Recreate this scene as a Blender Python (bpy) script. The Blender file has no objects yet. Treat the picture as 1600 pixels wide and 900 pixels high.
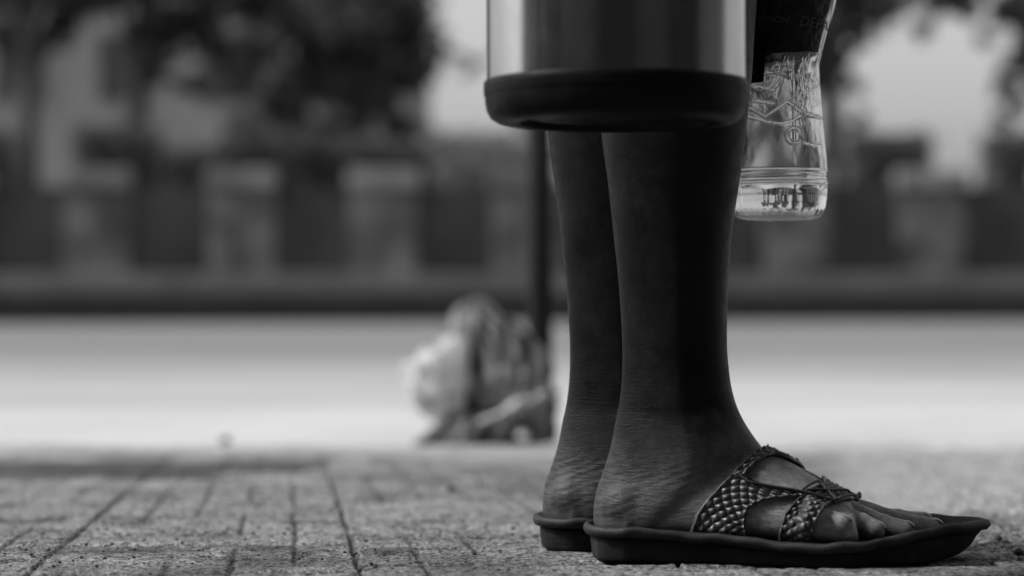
import bpy, bmesh, math, random
import numpy as np
from mathutils import Vector, Matrix
from mathutils.bvhtree import BVHTree
random.seed(4)
RNG = np.random.default_rng(11)
R = math.radians
sc = bpy.context.scene
C = sc.collection

# ------------------------------------------------------------------ camera
F = 3310.0                       # focal length in pixels of a 1600 px wide picture
HC = 0.1805                      # lens height above the paving under the near foot
cam_d = bpy.data.cameras.new('camera')
cam_d.sensor_width = 36.0
cam_d.lens = F / 1600 * 36.0
cam_d.shift_y = 20 / 1600
cam_d.clip_start = 0.05
cam_d.clip_end = 2000
cam_d.dof.use_dof = True
cam_d.dof.focus_distance = 1.495
cam_d.dof.aperture_fstop = 3.55
cam_d.dof.aperture_blades = 0
cam = bpy.data.objects.new('camera', cam_d)
cam.location = (0, 0, HC)
cam.rotation_euler = (R(90), 0, 0)
C.objects.link(cam)
sc.camera = cam

# ------------------------------------------------------------------ sky, sun, exposure
SUN_DIR = Vector((-0.85, -0.05, 0.86)).normalized()     # towards the sun: high, from the left
w = bpy.data.worlds.new('World')
sc.world = w
w.use_nodes = True
wn = w.node_tree.nodes; wl = w.node_tree.links
wn.clear()
sky = wn.new('ShaderNodeTexSky')
sky.sky_type = 'NISHITA'
sky.sun_disc = False
sky.sun_elevation = math.asin(SUN_DIR.z)
sky.sun_rotation = math.atan2(SUN_DIR.x, SUN_DIR.y)
sky.air_density = 1.6
sky.dust_density = 4.0
bw = wn.new('ShaderNodeRGBToBW')
bgd = wn.new('ShaderNodeBackground'); bgd.inputs['Strength'].default_value = 0.150
wo = wn.new('ShaderNodeOutputWorld')
wl.new(sky.outputs[0], bw.inputs[0]); wl.new(bw.outputs[0], bgd.inputs['Color']); wl.new(bgd.outputs[0], wo.inputs[0])
sun_d = bpy.data.lights.new('sun', 'SUN')
sun_d.energy = 3.0
sun_d.angle = R(9)
sun_d.color = (1, 1, 1)          # the photograph is black and white
sun = bpy.data.objects.new('sun', sun_d)
sun.rotation_euler = SUN_DIR.to_track_quat('Z', 'Y').to_euler()
sun.location = (0, 0, 20)
C.objects.link(sun)
sc.view_settings.view_transform = 'Standard'
sc.view_settings.look = 'None'
sc.view_settings.gamma = 1
sc.view_settings.use_curve_mapping = False
sc.view_settings.exposure = 0.30
sc.cycles.use_denoising = True
sc.cycles.max_bounces = 14
sc.cycles.transmission_bounces = 14
sc.cycles.transparent_max_bounces = 16
sc.cycles.caustics_reflective = False
sc.cycles.caustics_refractive = True
sc.cycles.sample_clamp_indirect = 6
sc.cycles.blur_glossy = 0.5

# ------------------------------------------------------------------ helpers
def PX(px, Y): return (px - 800) * Y / F
def PZ(py, Y): return HC + (470 - py) * Y / F

def ground_z(Y):                 # the paving falls gently towards the road
    return -0.027 * (Y - 1.464)

def hash3(ix, iy, iz, seed):
    h = (ix * 374761393 + iy * 668265263 + iz * 2147483647 + seed * 1274126177) & 0xffffffff
    h = ((h ^ (h >> 13)) * 1274126177) & 0xffffffff
    h = (h ^ (h >> 16)) & 0xffffffff
    return h / 4294967295.0

def vnoise(x, y, z=None, seed=0):
    x = np.asarray(x, float); y = np.asarray(y, float)
    z = np.zeros_like(x) if z is None else np.asarray(z, float)
    fx, fy, fz = np.floor(x), np.floor(y), np.floor(z)
    ix, iy, iz = fx.astype(np.int64), fy.astype(np.int64), fz.astype(np.int64)
    tx, ty, tz = x - fx, y - fy, z - fz
    tx = tx * tx * (3 - 2 * tx); ty = ty * ty * (3 - 2 * ty); tz = tz * tz * (3 - 2 * tz)
    r = 0
    for a in (0, 1):
        for b in (0, 1):
            for c in (0, 1):
                wgt = (tx if a else 1 - tx) * (ty if b else 1 - ty) * (tz if c else 1 - tz)
                r = r + wgt * hash3(ix + a, iy + b, iz + c, seed)
    return r * 2 - 1

def fbm(x, y, z=None, seed=0, octaves=4):
    r = 0; a = 1; s = 1; n = 0
    for k in range(octaves):
        r = r + a * vnoise(x * s, y * s, None if z is None else z * s, seed + k); n += a
        a *= .5; s *= 2.03
    return r / n

def sstep(a, b, x):
    t = np.clip((x - a) / (b - a), 0, 1)
    return t * t * (3 - 2 * t)

def mesh_obj(name, verts, faces, mat=None, parent=None, loc=None, smooth=True, link=True):
    """verts in world coordinates; a top-level object gets its origin at loc, a child keeps its parent's origin."""
    root = parent
    off = Vector((0, 0, 0))
    chain = parent
    if parent is not None:
        off = Vector(parent['_org'])
    elif loc is not None:
        off = Vector(loc)
    v = np.asarray(verts, float) - np.array(off)
    me = bpy.data.meshes.new(name)
    me.from_pydata(v.tolist() if len(v) < 60000 else v, [], faces)
    me.update()
    if smooth:
        me.polygons.foreach_set('use_smooth', [True] * len(me.polygons))
    o = bpy.data.objects.new(name, me)
    if mat: me.materials.append(mat)
    C.objects.link(o)
    if parent is not None:
        o.parent = parent
    else:
        o.location = off
    o['_org'] = list(off)
    return o

def empty(name, loc):
    o = bpy.data.objects.new(name, None)
    o.empty_display_size = .1
    o.location = loc
    o['_org'] = list(loc)
    C.objects.link(o)
    return o

def tag(o, label, cat, group=None):
    o['label'] = label; o['category'] = cat
    if group: o['group'] = group
    return o

def struct(o, kind='structure'):
    o['kind'] = kind
    return o

def grid_faces(nu, nv, closed_u=False, closed_v=False, flip=False):
    """nu rows of nv points"""
    iu = np.arange(nu if closed_u else nu - 1); iv = np.arange(nv if closed_v else nv - 1)
    A, B = np.meshgrid(iu, iv, indexing='ij')
    A2 = (A + 1) % nu; B2 = (B + 1) % nv
    q = np.stack([A * nv + B, A * nv + B2, A2 * nv + B2, A2 * nv + B], -1).reshape(-1, 4)
    if flip: q = q[:, ::-1]
    return q

class MB:
    """collects shapes into one mesh"""
    def __init__(s): s.v = []; s.f = []
    def add(s, v, f):
        b = len(s.v)
        s.v.extend([tuple(p) for p in v]); s.f.extend([tuple(int(i) + b for i in q) for q in f])
    def box(s, x0, x1, y0, y1, z0, z1, bev=0):
        bm = bmesh.new()
        bmesh.ops.create_cube(bm, size=1)
        for p in bm.verts:
            p.co = Vector(((x0 + x1) / 2 + p.co.x * (x1 - x0), (y0 + y1) / 2 + p.co.y * (y1 - y0), (z0 + z1) / 2 + p.co.z * (z1 - z0)))
        if bev:
            bmesh.ops.bevel(bm, geom=bm.edges[:], offset=bev, segments=2, affect='EDGES', profile=.6)
        bm.verts.index_update()
        s.add([p.co[:] for p in bm.verts], [[q.index for q in f.verts] for f in bm.faces]); bm.free()
    def rings(s, rings, cap=True):
        nv = len(rings[0]); b = np.concatenate([np.asarray(r) for r in rings])
        f = [tuple(q) for q in grid_faces(len(rings), nv, closed_v=True)]
        if cap:
            f.append(tuple(range(nv))[::-1]); n0 = (len(rings) - 1) * nv
            f.append(tuple(n0 + i for i in range(nv)))
        s.add(b, f)
    def tube(s, pts, rad, seg=12, cap=True):
        pts = [Vector(p) for p in pts]
        if not hasattr(rad, '__len__'): rad = [rad] * len(pts)
        rs = []
        up = Vector((0, 0, 1))
        t0 = (pts[1] - pts[0]).normalized()
        n = t0.cross(up)
        if n.length < .1: n = t0.cross(Vector((1, 0, 0)))
        n.normalize()
        for i, p in enumerate(pts):
            t = (pts[min(i + 1, len(pts) - 1)] - pts[max(i - 1, 0)]).normalized()
            n = (n - t * n.dot(t)).normalized(); b = t.cross(n)
            rs.append([p + (n * math.cos(a) + b * math.sin(a)) * rad[i] for a in np.linspace(0, 2 * math.pi, seg, endpoint=False)])
        s.rings([[tuple(q) for q in r] for r in rs], cap)
    def lathe(s, prof, cx, cy, seg=64, cap=True):
        rs = []
        for r, z in prof:
            rs.append([(cx + r * math.cos(a), cy + r * math.sin(a), z) for a in np.linspace(0, 2 * math.pi, seg, endpoint=False)])
        s.rings(rs, cap)
    def sphere(s, c, r, seg=16, sc_=(1, 1, 1)):
        rs = []
        for t in np.linspace(.02, math.pi - .02, seg // 2 + 2):
            rs.append([(c[0] + r * sc_[0] * math.sin(t) * math.cos(a), c[1] + r * sc_[1] * math.sin(t) * math.sin(a), c[2] - r * sc_[2] * math.cos(t)) for a in np.linspace(0, 2 * math.pi, seg, endpoint=False)])
        s.rings(rs)
    def build(s, name, mat=None, parent=None, loc=None, smooth=False):
        o = mesh_obj(name, s.v, s.f, mat, parent, loc, smooth)
        bm = bmesh.new(); bm.from_mesh(o.data)
        bmesh.ops.recalc_face_normals(bm, faces=bm.faces[:]); bm.to_mesh(o.data); bm.free()
        if smooth:
            o.data.polygons.foreach_set('use_smooth', [True] * len(o.data.polygons))
        return o

def sharpen(o, deg=35):
    o.data.set_sharp_from_angle(angle=R(deg))
    return o

def resample(pts, n):
    p = np.asarray(pts, float)
    d = np.r_[0, np.cumsum(np.linalg.norm(np.diff(p, axis=0), axis=1))]
    t = np.linspace(0, d[-1], n)
    return np.stack([np.interp(t, d, p[:, k]) for k in range(p.shape[1])], 1)

def cr(xs, ys, t):
    """monotone-ish smooth interpolation (Catmull-Rom slopes)"""
    xs = np.asarray(xs, float); ys = np.asarray(ys, float); t = np.asarray(t, float)
    m = np.gradient(ys, xs)
    i = np.clip(np.searchsorted(xs, t) - 1, 0, len(xs) - 2)
    h = xs[i + 1] - xs[i]; u = np.clip((t - xs[i]) / h, 0, 1)
    return ((2 * u**3 - 3 * u**2 + 1) * ys[i] + (u**3 - 2 * u**2 + u) * h * m[i] + (-2 * u**3 + 3 * u**2) * ys[i + 1] + (u**3 - u**2) * h * m[i + 1])

# ------------------------------------------------------------------ materials
class NT:
    def __init__(s, name):
        s.m = bpy.data.materials.new(name); s.m.use_nodes = True
        s.n = s.m.node_tree.nodes; s.l = s.m.node_tree.links
        s.b = s.n['Principled BSDF']; s.out = s.n['Material Output']
        s.tc = s.n.new('ShaderNodeTexCoord')
    def node(s, t, **kw):
        x = s.n.new(t)
        for k, v in kw.items():
            if k.startswith('i_'): x.inputs[k[2:]].default_value = v
            else: setattr(x, k, v)
        return x
    def link(s, a, b): s.l.new(a, b)
    def noise(s, scale, detail=4, rough=.55, coord=None, dist=0):
        x = s.node('ShaderNodeTexNoise'); x.inputs['Scale'].default_value = scale; x.inputs['Detail'].default_value = detail
        x.inputs['Roughness'].default_value = rough; x.inputs['Distortion'].default_value = dist
        s.link(coord or s.tc.outputs['Object'], x.inputs['Vector']); return x.outputs['Fac']
    def mapping(s, scale=(1, 1, 1), rot=(0, 0, 0), loc=(0, 0, 0)):
        x = s.node('ShaderNodeMapping'); x.inputs['Scale'].default_value = scale; x.inputs['Rotation'].default_value = rot; x.inputs['Location'].default_value = loc
        s.link(s.tc.outputs['Object'], x.inputs['Vector']); return x.outputs[0]
    def math(s, op, a, b=None, c=None, clamp=False):
        x = s.node('ShaderNodeMath', operation=op); x.use_clamp = clamp
        for i, q in enumerate((a, b, c)):
            if q is None: continue
            if hasattr(q, 'links'): s.link(q, x.inputs[i])
            else: x.inputs[i].default_value = q
        return x.outputs[0]
    def rng(s, v, a, b, c=0, d=1):
        x = s.node('ShaderNodeMapRange'); s.link(v, x.inputs[0])
        for i, q in enumerate((a, b, c, d)): x.inputs[i + 1].default_value = q
        return x.outputs[0]
    def grey(s, v, g0, g1, a=.3, b=.7):
        """maps a value onto a grey between g0 and g1"""
        o = s.rng(v, a, b, g0, g1)
        return o
    def setcol(s, v): s.link(v, s.b.inputs['Base Color'])
    def bump(s, h, strength=.5, dist=.001, prev=None):
        x = s.node('ShaderNodeBump'); x.inputs['Strength'].default_value = strength; x.inputs['Distance'].default_value = dist
        s.link(h, x.inputs['Height'])
        if prev is not None: s.link(prev, x.inputs['Normal'])
        return x.outputs[0]
    def nrm(s, v): s.link(v, s.b.inputs['Normal'])

def simple(name, g, rough=.7, metal=0, var=.25, scale=8, bump=0, bscale=60, bdist=.002, spec=.5):
    t = NT(name)
    n = t.noise(scale, 5)
    t.setcol(t.grey(n, g * (1 - var), g * (1 + var)))
    t.b.inputs['Roughness'].default_value = rough; t.b.inputs['Metallic'].default_value = metal
    t.b.inputs['Specular IOR Level'].default_value = spec
    if bump: t.nrm(t.bump(t.noise(bscale, 5), bump, bdist))
    return t.m

def m_skin():
    t = NT('dark_skin')
    tc = t.tc.outputs['Object']
    n1 = t.noise(35, 4); n2 = t.noise(260, 3)
    col = t.math('MULTIPLY', t.grey(n1, .0035, .009), t.rng(n2, .3, .7, .85, 1.15))
    # dry heel skin, plus light on foot and instep painted into the colour
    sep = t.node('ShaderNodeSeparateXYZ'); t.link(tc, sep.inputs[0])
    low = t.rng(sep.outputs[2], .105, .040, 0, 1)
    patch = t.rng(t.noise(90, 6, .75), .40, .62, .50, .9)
    dry_lit = t.math('MULTIPLY', low, patch)
    dry_lit = t.math('MULTIPLY', dry_lit, t.rng(sep.outputs[0], -.02, .08, .75, 3.2))
    col2 = t.math('MULTIPLY_ADD', dry_lit, .10, col)
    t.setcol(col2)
    t.b.inputs['Roughness'].default_value = .5
    t.link(t.rng(t.noise(120, 4), .3, .7, .30, .52), t.b.inputs['Roughness'])
    t.b.inputs['Specular IOR Level'].default_value = .11
    # creases: horizontal at the tendon, slanting below the ankle bone
    mp = t.mapping((110, 60, 700), (0, R(-12), 0), (.3, .2, .1))
    cre = t.noise(1, 4, .6, mp)
    mp2 = t.mapping((90, 60, 380), (0, R(32), 0))
    cre2 = t.noise(1, 4, .6, mp2)
    zz = sep.outputs[2]
    mk1 = t.math('MULTIPLY', t.rng(zz, .17, .10), t.rng(zz, .03, .05))
    mk2 = t.math('MULTIPLY', t.rng(zz, .085, .06), t.rng(zz, .02, .035))
    b1 = t.bump(t.math('MULTIPLY', cre, mk1), .30, .0010)
    b2 = t.bump(t.math('MULTIPLY', cre2, mk2), .5, .0020, b1)
    vor = t.node('ShaderNodeTexVoronoi', feature='DISTANCE_TO_EDGE'); vor.inputs['Scale'].default_value = 900
    t.link(tc, vor.inputs['Vector'])
    b3 = t.bump(vor.outputs['Distance'], .25, .0006, b2)
    b4 = t.bump(t.noise(500, 4), .35, .0006, b3)
    t.nrm(b4)
    return t.m

def m_leather():
    t = NT('worn_leather')
    n = t.noise(180, 5)
    t.setcol(t.grey(n, .022, .065))
    t.link(t.rng(t.noise(90, 3), .3, .7, .28, .5), t.b.inputs['Roughness'])
    t.nrm(t.bump(t.noise(1200, 4), .35, .0005))
    return t.m

def m_sole():
    t = NT('black_rubber')
    mp = t.mapping((40, 40, 900))
    n = t.noise(1, 4, .6, mp)
    t.setcol(t.math('MULTIPLY_ADD', t.rng(t.noise(55, 6, .75), .52, .66, 0, 1), .014, t.grey(n, .006, .016)))
    t.b.inputs['Roughness'].default_value = .7
    t.b.inputs['Specular IOR Level'].default_value = .18
    b1 = t.bump(n, .5, .0008)
    t.nrm(t.bump(t.noise(700, 4), .4, .0006, b1))
    return t.m

def m_steel():
    t = NT('brushed_steel')
    mp = t.mapping((700, 700, 14))
    n = t.noise(1, 5, .7, mp)
    t.setcol(t.rng(t.noise(22, 4), .3, .7, .34, .42))
    t.b.inputs['Metallic'].default_value = 1
    t.link(t.rng(t.math('MULTIPLY_ADD', t.noise(30, 5, .7), .7, n), .5, 1.2, .13, .26), t.b.inputs['Roughness'])
    b1 = t.bump(n, .10, .0002)
    t.nrm(t.bump(t.noise(9, 2), .12, .004, b1))
    return t.m

def m_plastic_black():
    t = NT('black_plastic')
    t.setcol(t.grey(t.noise(60, 4), .004, .009))
    t.link(t.rng(t.noise(40, 4), .3, .7, .35, .55), t.b.inputs['Roughness'])
    t.b.inputs['Specular IOR Level'].default_value = .07
    t.nrm(t.bump(t.noise(900, 3), .15, .0004))
    return t.m

def m_clear(name, ior, rough=0.0, g=.97):
    t = NT(name)
    t.b.inputs['Base Color'].default_value = (g, g, g, 1)
    t.b.inputs['Transmission Weight'].default_value = 1
    t.b.inputs['Roughness'].default_value = rough
    t.b.inputs['IOR'].default_value = ior
    return t.m

def m_paving():
    t = NT('scored_cement_tile')
    at = t.node('ShaderNodeAttribute', attribute_name='joint')
    di = t.node('ShaderNodeAttribute', attribute_name='dirt')
    base = t.grey(t.noise(14, 6, .6), .23, .37, .35, .65)
    fine = t.rng(t.noise(300, 5, .75), .43, .57, .42, 1.7)
    sp = t.noise(130, 5, .8)
    spk = t.rng(sp, .435, .475, .25, 1)
    col = t.math('MULTIPLY', t.math('MULTIPLY', base, fine), spk)
    sa = t.node('ShaderNodeAttribute', attribute_name='sand')
    stain = t.rng(di.outputs['Fac'], 0, 1, 1, .30)
    col = t.math('MULTIPLY', col, stain)
    jm = t.rng(at.outputs['Fac'], 0, 1, 1, .10)
    col = t.math('MULTIPLY', col, jm)
    sg = t.math('MULTIPLY', fine, t.rng(t.noise(60, 5, .7), .35, .65, .36, .50))
    col = t.math('ADD', t.math('MULTIPLY', col, t.math('SUBTRACT', 1.0, sa.outputs['Fac'])), t.math('MULTIPLY', sg, sa.outputs['Fac']))
    t.setcol(col)
    t.b.inputs['Roughness'].default_value = .85
    t.b.inputs['Specular IOR Level'].default_value = .3
    b1 = t.bump(t.noise(200, 6, .8), 1.0, .0050)
    b2 = t.bump(t.noise(900, 4, .7), .8, .0009, b1)
    t.nrm(b2)
    return t.m

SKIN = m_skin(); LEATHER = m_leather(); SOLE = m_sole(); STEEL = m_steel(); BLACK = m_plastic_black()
PAVING = m_paving()
FOOTBED = simple('worn_footbed', .015, .6, var=.55, scale=110, bump=.5, bscale=700, bdist=.0008, spec=.3)
CORD = simple('black_cord', .010, .6, bump=.4, bscale=1500, bdist=.0004)
NAIL = simple('toenail', .18, .40, var=.3, scale=200)
SAND = simple('pale_sand', .42, .9, var=.10, scale=3, bump=.6, bscale=60, bdist=.01)
def m_road():
    t = NT('dusty_concrete_road')
    sep = t.node('ShaderNodeSeparateXYZ'); t.link(t.tc.outputs['Object'], sep.inputs[0])
    n = t.noise(.9, 4, .6)
    # pale sand blown over the near part of the road, thinning out towards the middle
    y = t.math('MULTIPLY_ADD', n, -3.0, sep.outputs[1])
    sand = t.rng(y, 2.6, 8.5, 1, 0)
    g = t.math('MULTIPLY', t.rng(t.noise(1, 5, .65, t.mapping((.25, 1.6, 1))), .35, .65, .82, 1.15), t.rng(sand, 0, 1, .150, .42))
    t.setcol(g)
    t.b.inputs['Roughness'].default_value = .85
    t.nrm(t.bump(t.noise(40, 5), .4, .004))
    return t.m
ROAD = m_road()
EARTH = simple('dry_earth', .16, .9, var=.3, scale=.6)
KERB = simple('dark_painted_kerb', .027, .7, var=.3, scale=3)
WALL = simple('grey_render', .036, .8, var=.5, scale=1.3, bump=.3, bscale=30, bdist=.004)
PILLAR = simple('pale_render', .115, .8, var=.85, scale=2.0, bump=.3, bscale=30, bdist=.004)
CAP = simple('pale_cap_stone', .20, .8, var=.7, scale=.9)
PLINTH = simple('plinth_render', .13, .8, var=.2, scale=2)
BARK = simple('bark', .05, .9, var=.4, scale=6, bump=.8, bscale=25, bdist=.02)
POLE = simple('dark_painted_metal', .009, .7, spec=.15, var=.3, scale=30, bump=.2, bscale=200, bdist=.0005)
BUILD = simple('grey_facade', .26, .8, var=.10, scale=.5)
GLASSD = simple('dark_window', .03, .15, var=.2, scale=2)
SHOP = simple('added_shop_dark', .035, .8, var=.2, scale=2)
SHUT = simple('added_shutter_steel', .10, .4, .6, var=.2, scale=2)
CLOTH = simple('dark_cotton', .03, .85, var=.3, scale=60, bump=.4, bscale=900, bdist=.0006)
SHIRT = simple('grey_cotton', .10, .85, var=.3, scale=60, bump=.4, bscale=900, bdist=.0006)
HAIR = simple('black_hair', .006, .8, spec=.1, var=.3, scale=200, bump=.8, bscale=400, bdist=.002)
STONE = simple('stone_chip', .045, .8, var=.5, scale=120, bump=.6, bscale=400, bdist=.001)
PALESTONE = simple('pale_stone_chip', .32, .8, var=.3, scale=120)

def leaf_mat(name, g):
    t = NT(name)
    t.setcol(t.grey(t.noise(1.1, 4, .6), g * .35, g * 2.2, .38, .62))  # strong blotches paint sunlit and shaded leaves into the colour
    t.b.inputs['Roughness'].default_value = .6
    t.b.inputs['Transmission Weight'].default_value = 0
    tr = t.node('ShaderNodeBsdfTranslucent'); tr.inputs['Color'].default_value = (g * 1.2, g * 1.2, g * 1.2, 1)
    mx = t.node('ShaderNodeMixShader'); mx.inputs[0].default_value = .3
    t.link(t.b.outputs[0], mx.inputs[1]); t.link(tr.outputs[0], mx.inputs[2]); t.link(mx.outputs[0], t.out.inputs['Surface'])
    return t.m
LEAF = leaf_mat('leaf', .16)
LEAFD = leaf_mat('dark_leaf', .065)

# ------------------------------------------------------------------ the ground
def paving():
    xs = np.r_[-14 + 13.2 * (1 - np.linspace(1, 0, 50)**1.0 * 1.0), np.linspace(-.78, .78, 640), .8 + 13.2 * np.linspace(0, 1, 50)**1.6]
    xs = np.unique(np.round(np.r_[-(.8 + 13.2 * np.linspace(1, 0, 50)**1.6), np.linspace(-.78, .78, 640), .8 + 13.2 * np.linspace(0, 1, 50)**1.6], 6))
    ys = np.r_[np.linspace(-3.2, 1.2, 40), np.arange(1.235, 2.3, .0032), np.linspace(2.31, 3.62, 150)]
    X, Y = np.meshgrid(xs, ys, indexing='ij')
    c, s = .9945, .1044
    # slightly wandering joints
    wx = X + .0022 * fbm(X * 9, Y * 9, seed=3); wy = Y + .0030 * fbm(X * 7, Y * 7, seed=5)
    a = wx * c + wy * s; b = -wx * s + wy * c
    P = .2175
    col = np.floor((a - .0474) / P)
    ta = (a - .0474) - col * P
    off = np.where(np.mod(col, 2) == 0, 1.876, 1.622)
    row = np.floor((b - off) / P)
    tb = (b - off) - row * P
    def line(t, per, wd): 
        d = np.minimum(t, per - t)
        return 1 - sstep(wd * .5, wd * 1.25, d)
    jt = np.maximum(line(ta, P, .0017), line(tb, P, .0100) * (.70 + .30 * sstep(-.25, .15, fbm(X * 7, Y * 3, seed=33))))
    strip_i = np.floor(ta / (P / 5)).astype(np.int64)
    hs = hash3(strip_i, col.astype(np.int64), row.astype(np.int64), 77)
    tb2 = np.abs(tb - P * (.25 + .5 * hs))
    jt = np.maximum(jt, (1 - sstep(.0045, .010, tb2)) * (hash3(strip_i + 5, col.astype(np.int64), row.astype(np.int64), 78) > .35) * .95)
    g = P / 5
    tg = np.mod(ta, g)
    keep = sstep(-.16, .10, fbm(X * 16, Y * 5, seed=21))
    gr = line(tg, g, .0022) * keep
    jt = jt * (.50 + .50 * sstep(-.3, .15, fbm(X * 22, Y * 22, seed=31)))
    joint = np.clip(np.maximum(jt, gr * .85), 0, 1)
    tile = hash3(col.astype(np.int64), row.astype(np.int64), 0 * col.astype(np.int64), 9)
    tile2 = hash3(col.astype(np.int64), row.astype(np.int64), 0 * col.astype(np.int64) + 3, 19)
    # broken, earthy ground to the right and a strip of dirt along the back
    rough_zone = sstep(.28, .40, X - .10 * (Y - 1.5) + .06 * fbm(X * 6, Y * 4, seed=41)) * sstep(1.50, 1.62, Y + .05 * fbm(X * 5, Y * 5, seed=43))
    back = sstep(2.42, 2.60, Y + .10 * fbm(X * 2.5, Y * 2.5, seed=47)) * (1 - sstep(2.85, 3.05, Y + .12 * fbm(X * 2, Y * 2, seed=48)))
    n1 = fbm(X * 11, Y * 7, seed=51)
    dirt = .55 * sstep(.05, .5, n1) + .6 * sstep(.0, .45, fbm(X * 30, Y * 16, seed=53)) * rough_zone + .95 * back * sstep(-.25, .25, fbm(X * 3.2, Y * 3, seed=55))
    near = sstep(-.05, .35, fbm(X * 14, Y * 9, seed=57)) * (1 - sstep(1.50, 1.60, Y))
    strip = (1 - sstep(.02, .05, np.abs(b - 1.585))) * (ta > 0) * (col == -1) * sstep(-.3, .3, fbm(X * 20, Y * 20, seed=59))
    dirt = np.clip(dirt + .35 * near + .6 * strip + (tile2 - .5) * .35, 0, 1)
    sand = sstep(2.95, 3.45, Y + .45 * fbm(X * 2.2, Y * 3, seed=101) + .18 * fbm(X * 9, Y * 9, seed=102)) * .9
    right = .75 * sstep(.00, .07, X - .14 * Y + .05 * fbm(X * 4, Y * 3, seed=103)) * sstep(1.75, 2.0, Y + .15 * fbm(X * 4, Y * 4, seed=104)) * sstep(-.55, -.2, fbm(X * 5, Y * 2.6, seed=105))
    patch = .6 * sstep(.22, .45, fbm(X * 9, Y * 5, seed=106)) * sstep(1.7, 1.9, Y)
    sand = np.clip(np.maximum(np.maximum(sand, .85 * right), patch), 0, 1) * (1 - .5 * jt)
    z = ground_z(Y) + 0 * X
    fade = 1 - .0 * X
    z = z - .0050 * jt - .0016 * gr + (tile - .5) * .0016
    z = z + .0013 * fbm(X * 110, Y * 110, seed=61, octaves=3) + .0004 * fbm(X * 18, Y * 18, seed=63)
    pits = sstep(.34, .52, fbm(X * 190, Y * 150, seed=65, octaves=2))
    z = z - .0020 * pits
    z = z + rough_zone * (.0065 * np.maximum(fbm(X * 28, Y * 22, seed=67), -.25) + .004 * sstep(.2, .5, fbm(X * 60, Y * 50, seed=68)))
    # flatten right under the soles so they stand on it
    under = (np.abs(Y - 1.50) < .10) & (X > .0) & (X < .34)
    z = np.where(under, np.minimum(z, ground_z(Y) + .0002), z)
    z = z - .03 * sstep(3.40, 3.6, Y + .25 * fbm(X * 2.5, X * 0, seed=71))
    V = np.stack([X, Y, z], -1).reshape(-1, 3)
    f = grid_faces(len(xs), len(ys), flip=True)
    o = mesh_obj('pavement', V, f.tolist(), PAVING)
    for nm, arr in (('joint', joint), ('dirt', dirt), ('sand', sand)):
        at = o.data.attributes.new(nm, 'FLOAT', 'POINT'); at.data.foreach_set('value', arr.reshape(-1).astype(np.float32))
    struct(o)
    return o
paving()

def sheet(name, x0, x1, y0, y1, z0, z1, mat, nx=60, ny=40, amp=0, fr=1.0, skirt=0):
    xs = np.linspace(x0, x1, nx); ys = np.linspace(y0, y1, ny)
    X, Y = np.meshgrid(xs, ys, indexing='ij')
    Z = z0 + (z1 - z0) * (Y - y0) / (y1 - y0) + amp * fbm(X * fr, Y * fr, seed=77)
    o = mesh_obj(name, np.stack([X, Y, Z], -1).reshape(-1, 3), grid_faces(nx, ny, flip=True).tolist(), mat)
    return struct(o)
sheet('ground', -500, 500, -400, 900, -.14, -.14, EARTH, 20, 20)
sheet('sand_verge', -14, 14, 3.35, 4.6, -.071, -.066, SAND, 200, 40, .003, 3)
sheet('road', -60, 60, 3.9, 42, -.070, -.052, ROAD, 60, 60, .0)
m = MB()
m.box(-60, 60, 23.4, 23.68, -.13, .285, .03)
m.v = [(x, y + x * .30, z + x * .001) for x, y, z in m.v]
k = m.build('kerb', KERB); struct(k)
m = MB(); m.box(-60, 60, 23.67, 25.2, -.13, .20); m.v = [(x, y + (x * .30 if y < 25 else 18.5), z) for x, y, z in m.v]
struct(m.build('far_pavement', PLINTH))

# stone chips lying about the paving
def chip(bm_, c, r, seed):
    rr = np.random.default_rng(seed)
    rs = []
    for t in np.linspace(.15, math.pi - .15, 5):
        rs.append([(c[0] + r * rr.uniform(.7, 1.15) * math.sin(t) * math.cos(a), c[1] + r * rr.uniform(.7, 1.1) * math.sin(t) * math.sin(a), c[2] - r * .6 * math.cos(t)) for a in np.linspace(0, 2 * math.pi, 7, endpoint=False)])
    bm_.rings(rs)
g = MB()
for i in range(2600):
    Y = random.uniform(1.40, 2.3); X = random.uniform(-.5, .5) * Y / 1.6
    if -.0 < X < .35 and 1.40 < Y < 1.60: continue
    if X > .30 and random.random() < .3: Y = random.uniform(1.46, 1.75)
    r = .0004 + .0014 * random.random()**4
    chip(g, (X, Y, ground_z(Y) + r * .3), r, i)
o = g.build('grit', STONE, smooth=True); struct(o, 'stuff')
stones = [(1592, 868, .0050, STONE, 'dark stone chip on the paving nearest the sandal toe'),
          (1560, 846, .0046, STONE, 'dark stone chip behind the tip of the near sandal'),
          (802, 828, .0026, STONE, 'small dark stone chip left of the far sandal heel'),
          (352, 695, .013, STONE, 'dark pebble lying at the edge of the paving on the left'),
          (745, 757, .007, PALESTONE, 'pale pebble on the paving below the plastic bag'),
          (705, 768, .006, STONE, 'dark pebble on the paving below the plastic bag')]
for i, (px, py, r, mt, lab) in enumerate(stones):
    Yg = 466.7 / (py - 559.4); X = PX(px, Yg)
    q = MB(); chip(q, (X, Yg, ground_z(Yg) + r * .5), r, 500 + i)
    o = q.build('pebble', mt, None, (X, Yg, ground_z(Yg)), smooth=True)
    md = o.modifiers.new('s', 'SUBSURF'); md.levels = 2; md.render_levels = 2
    tag(o, lab, 'pebble', 'pebbles on the paving')

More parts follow.
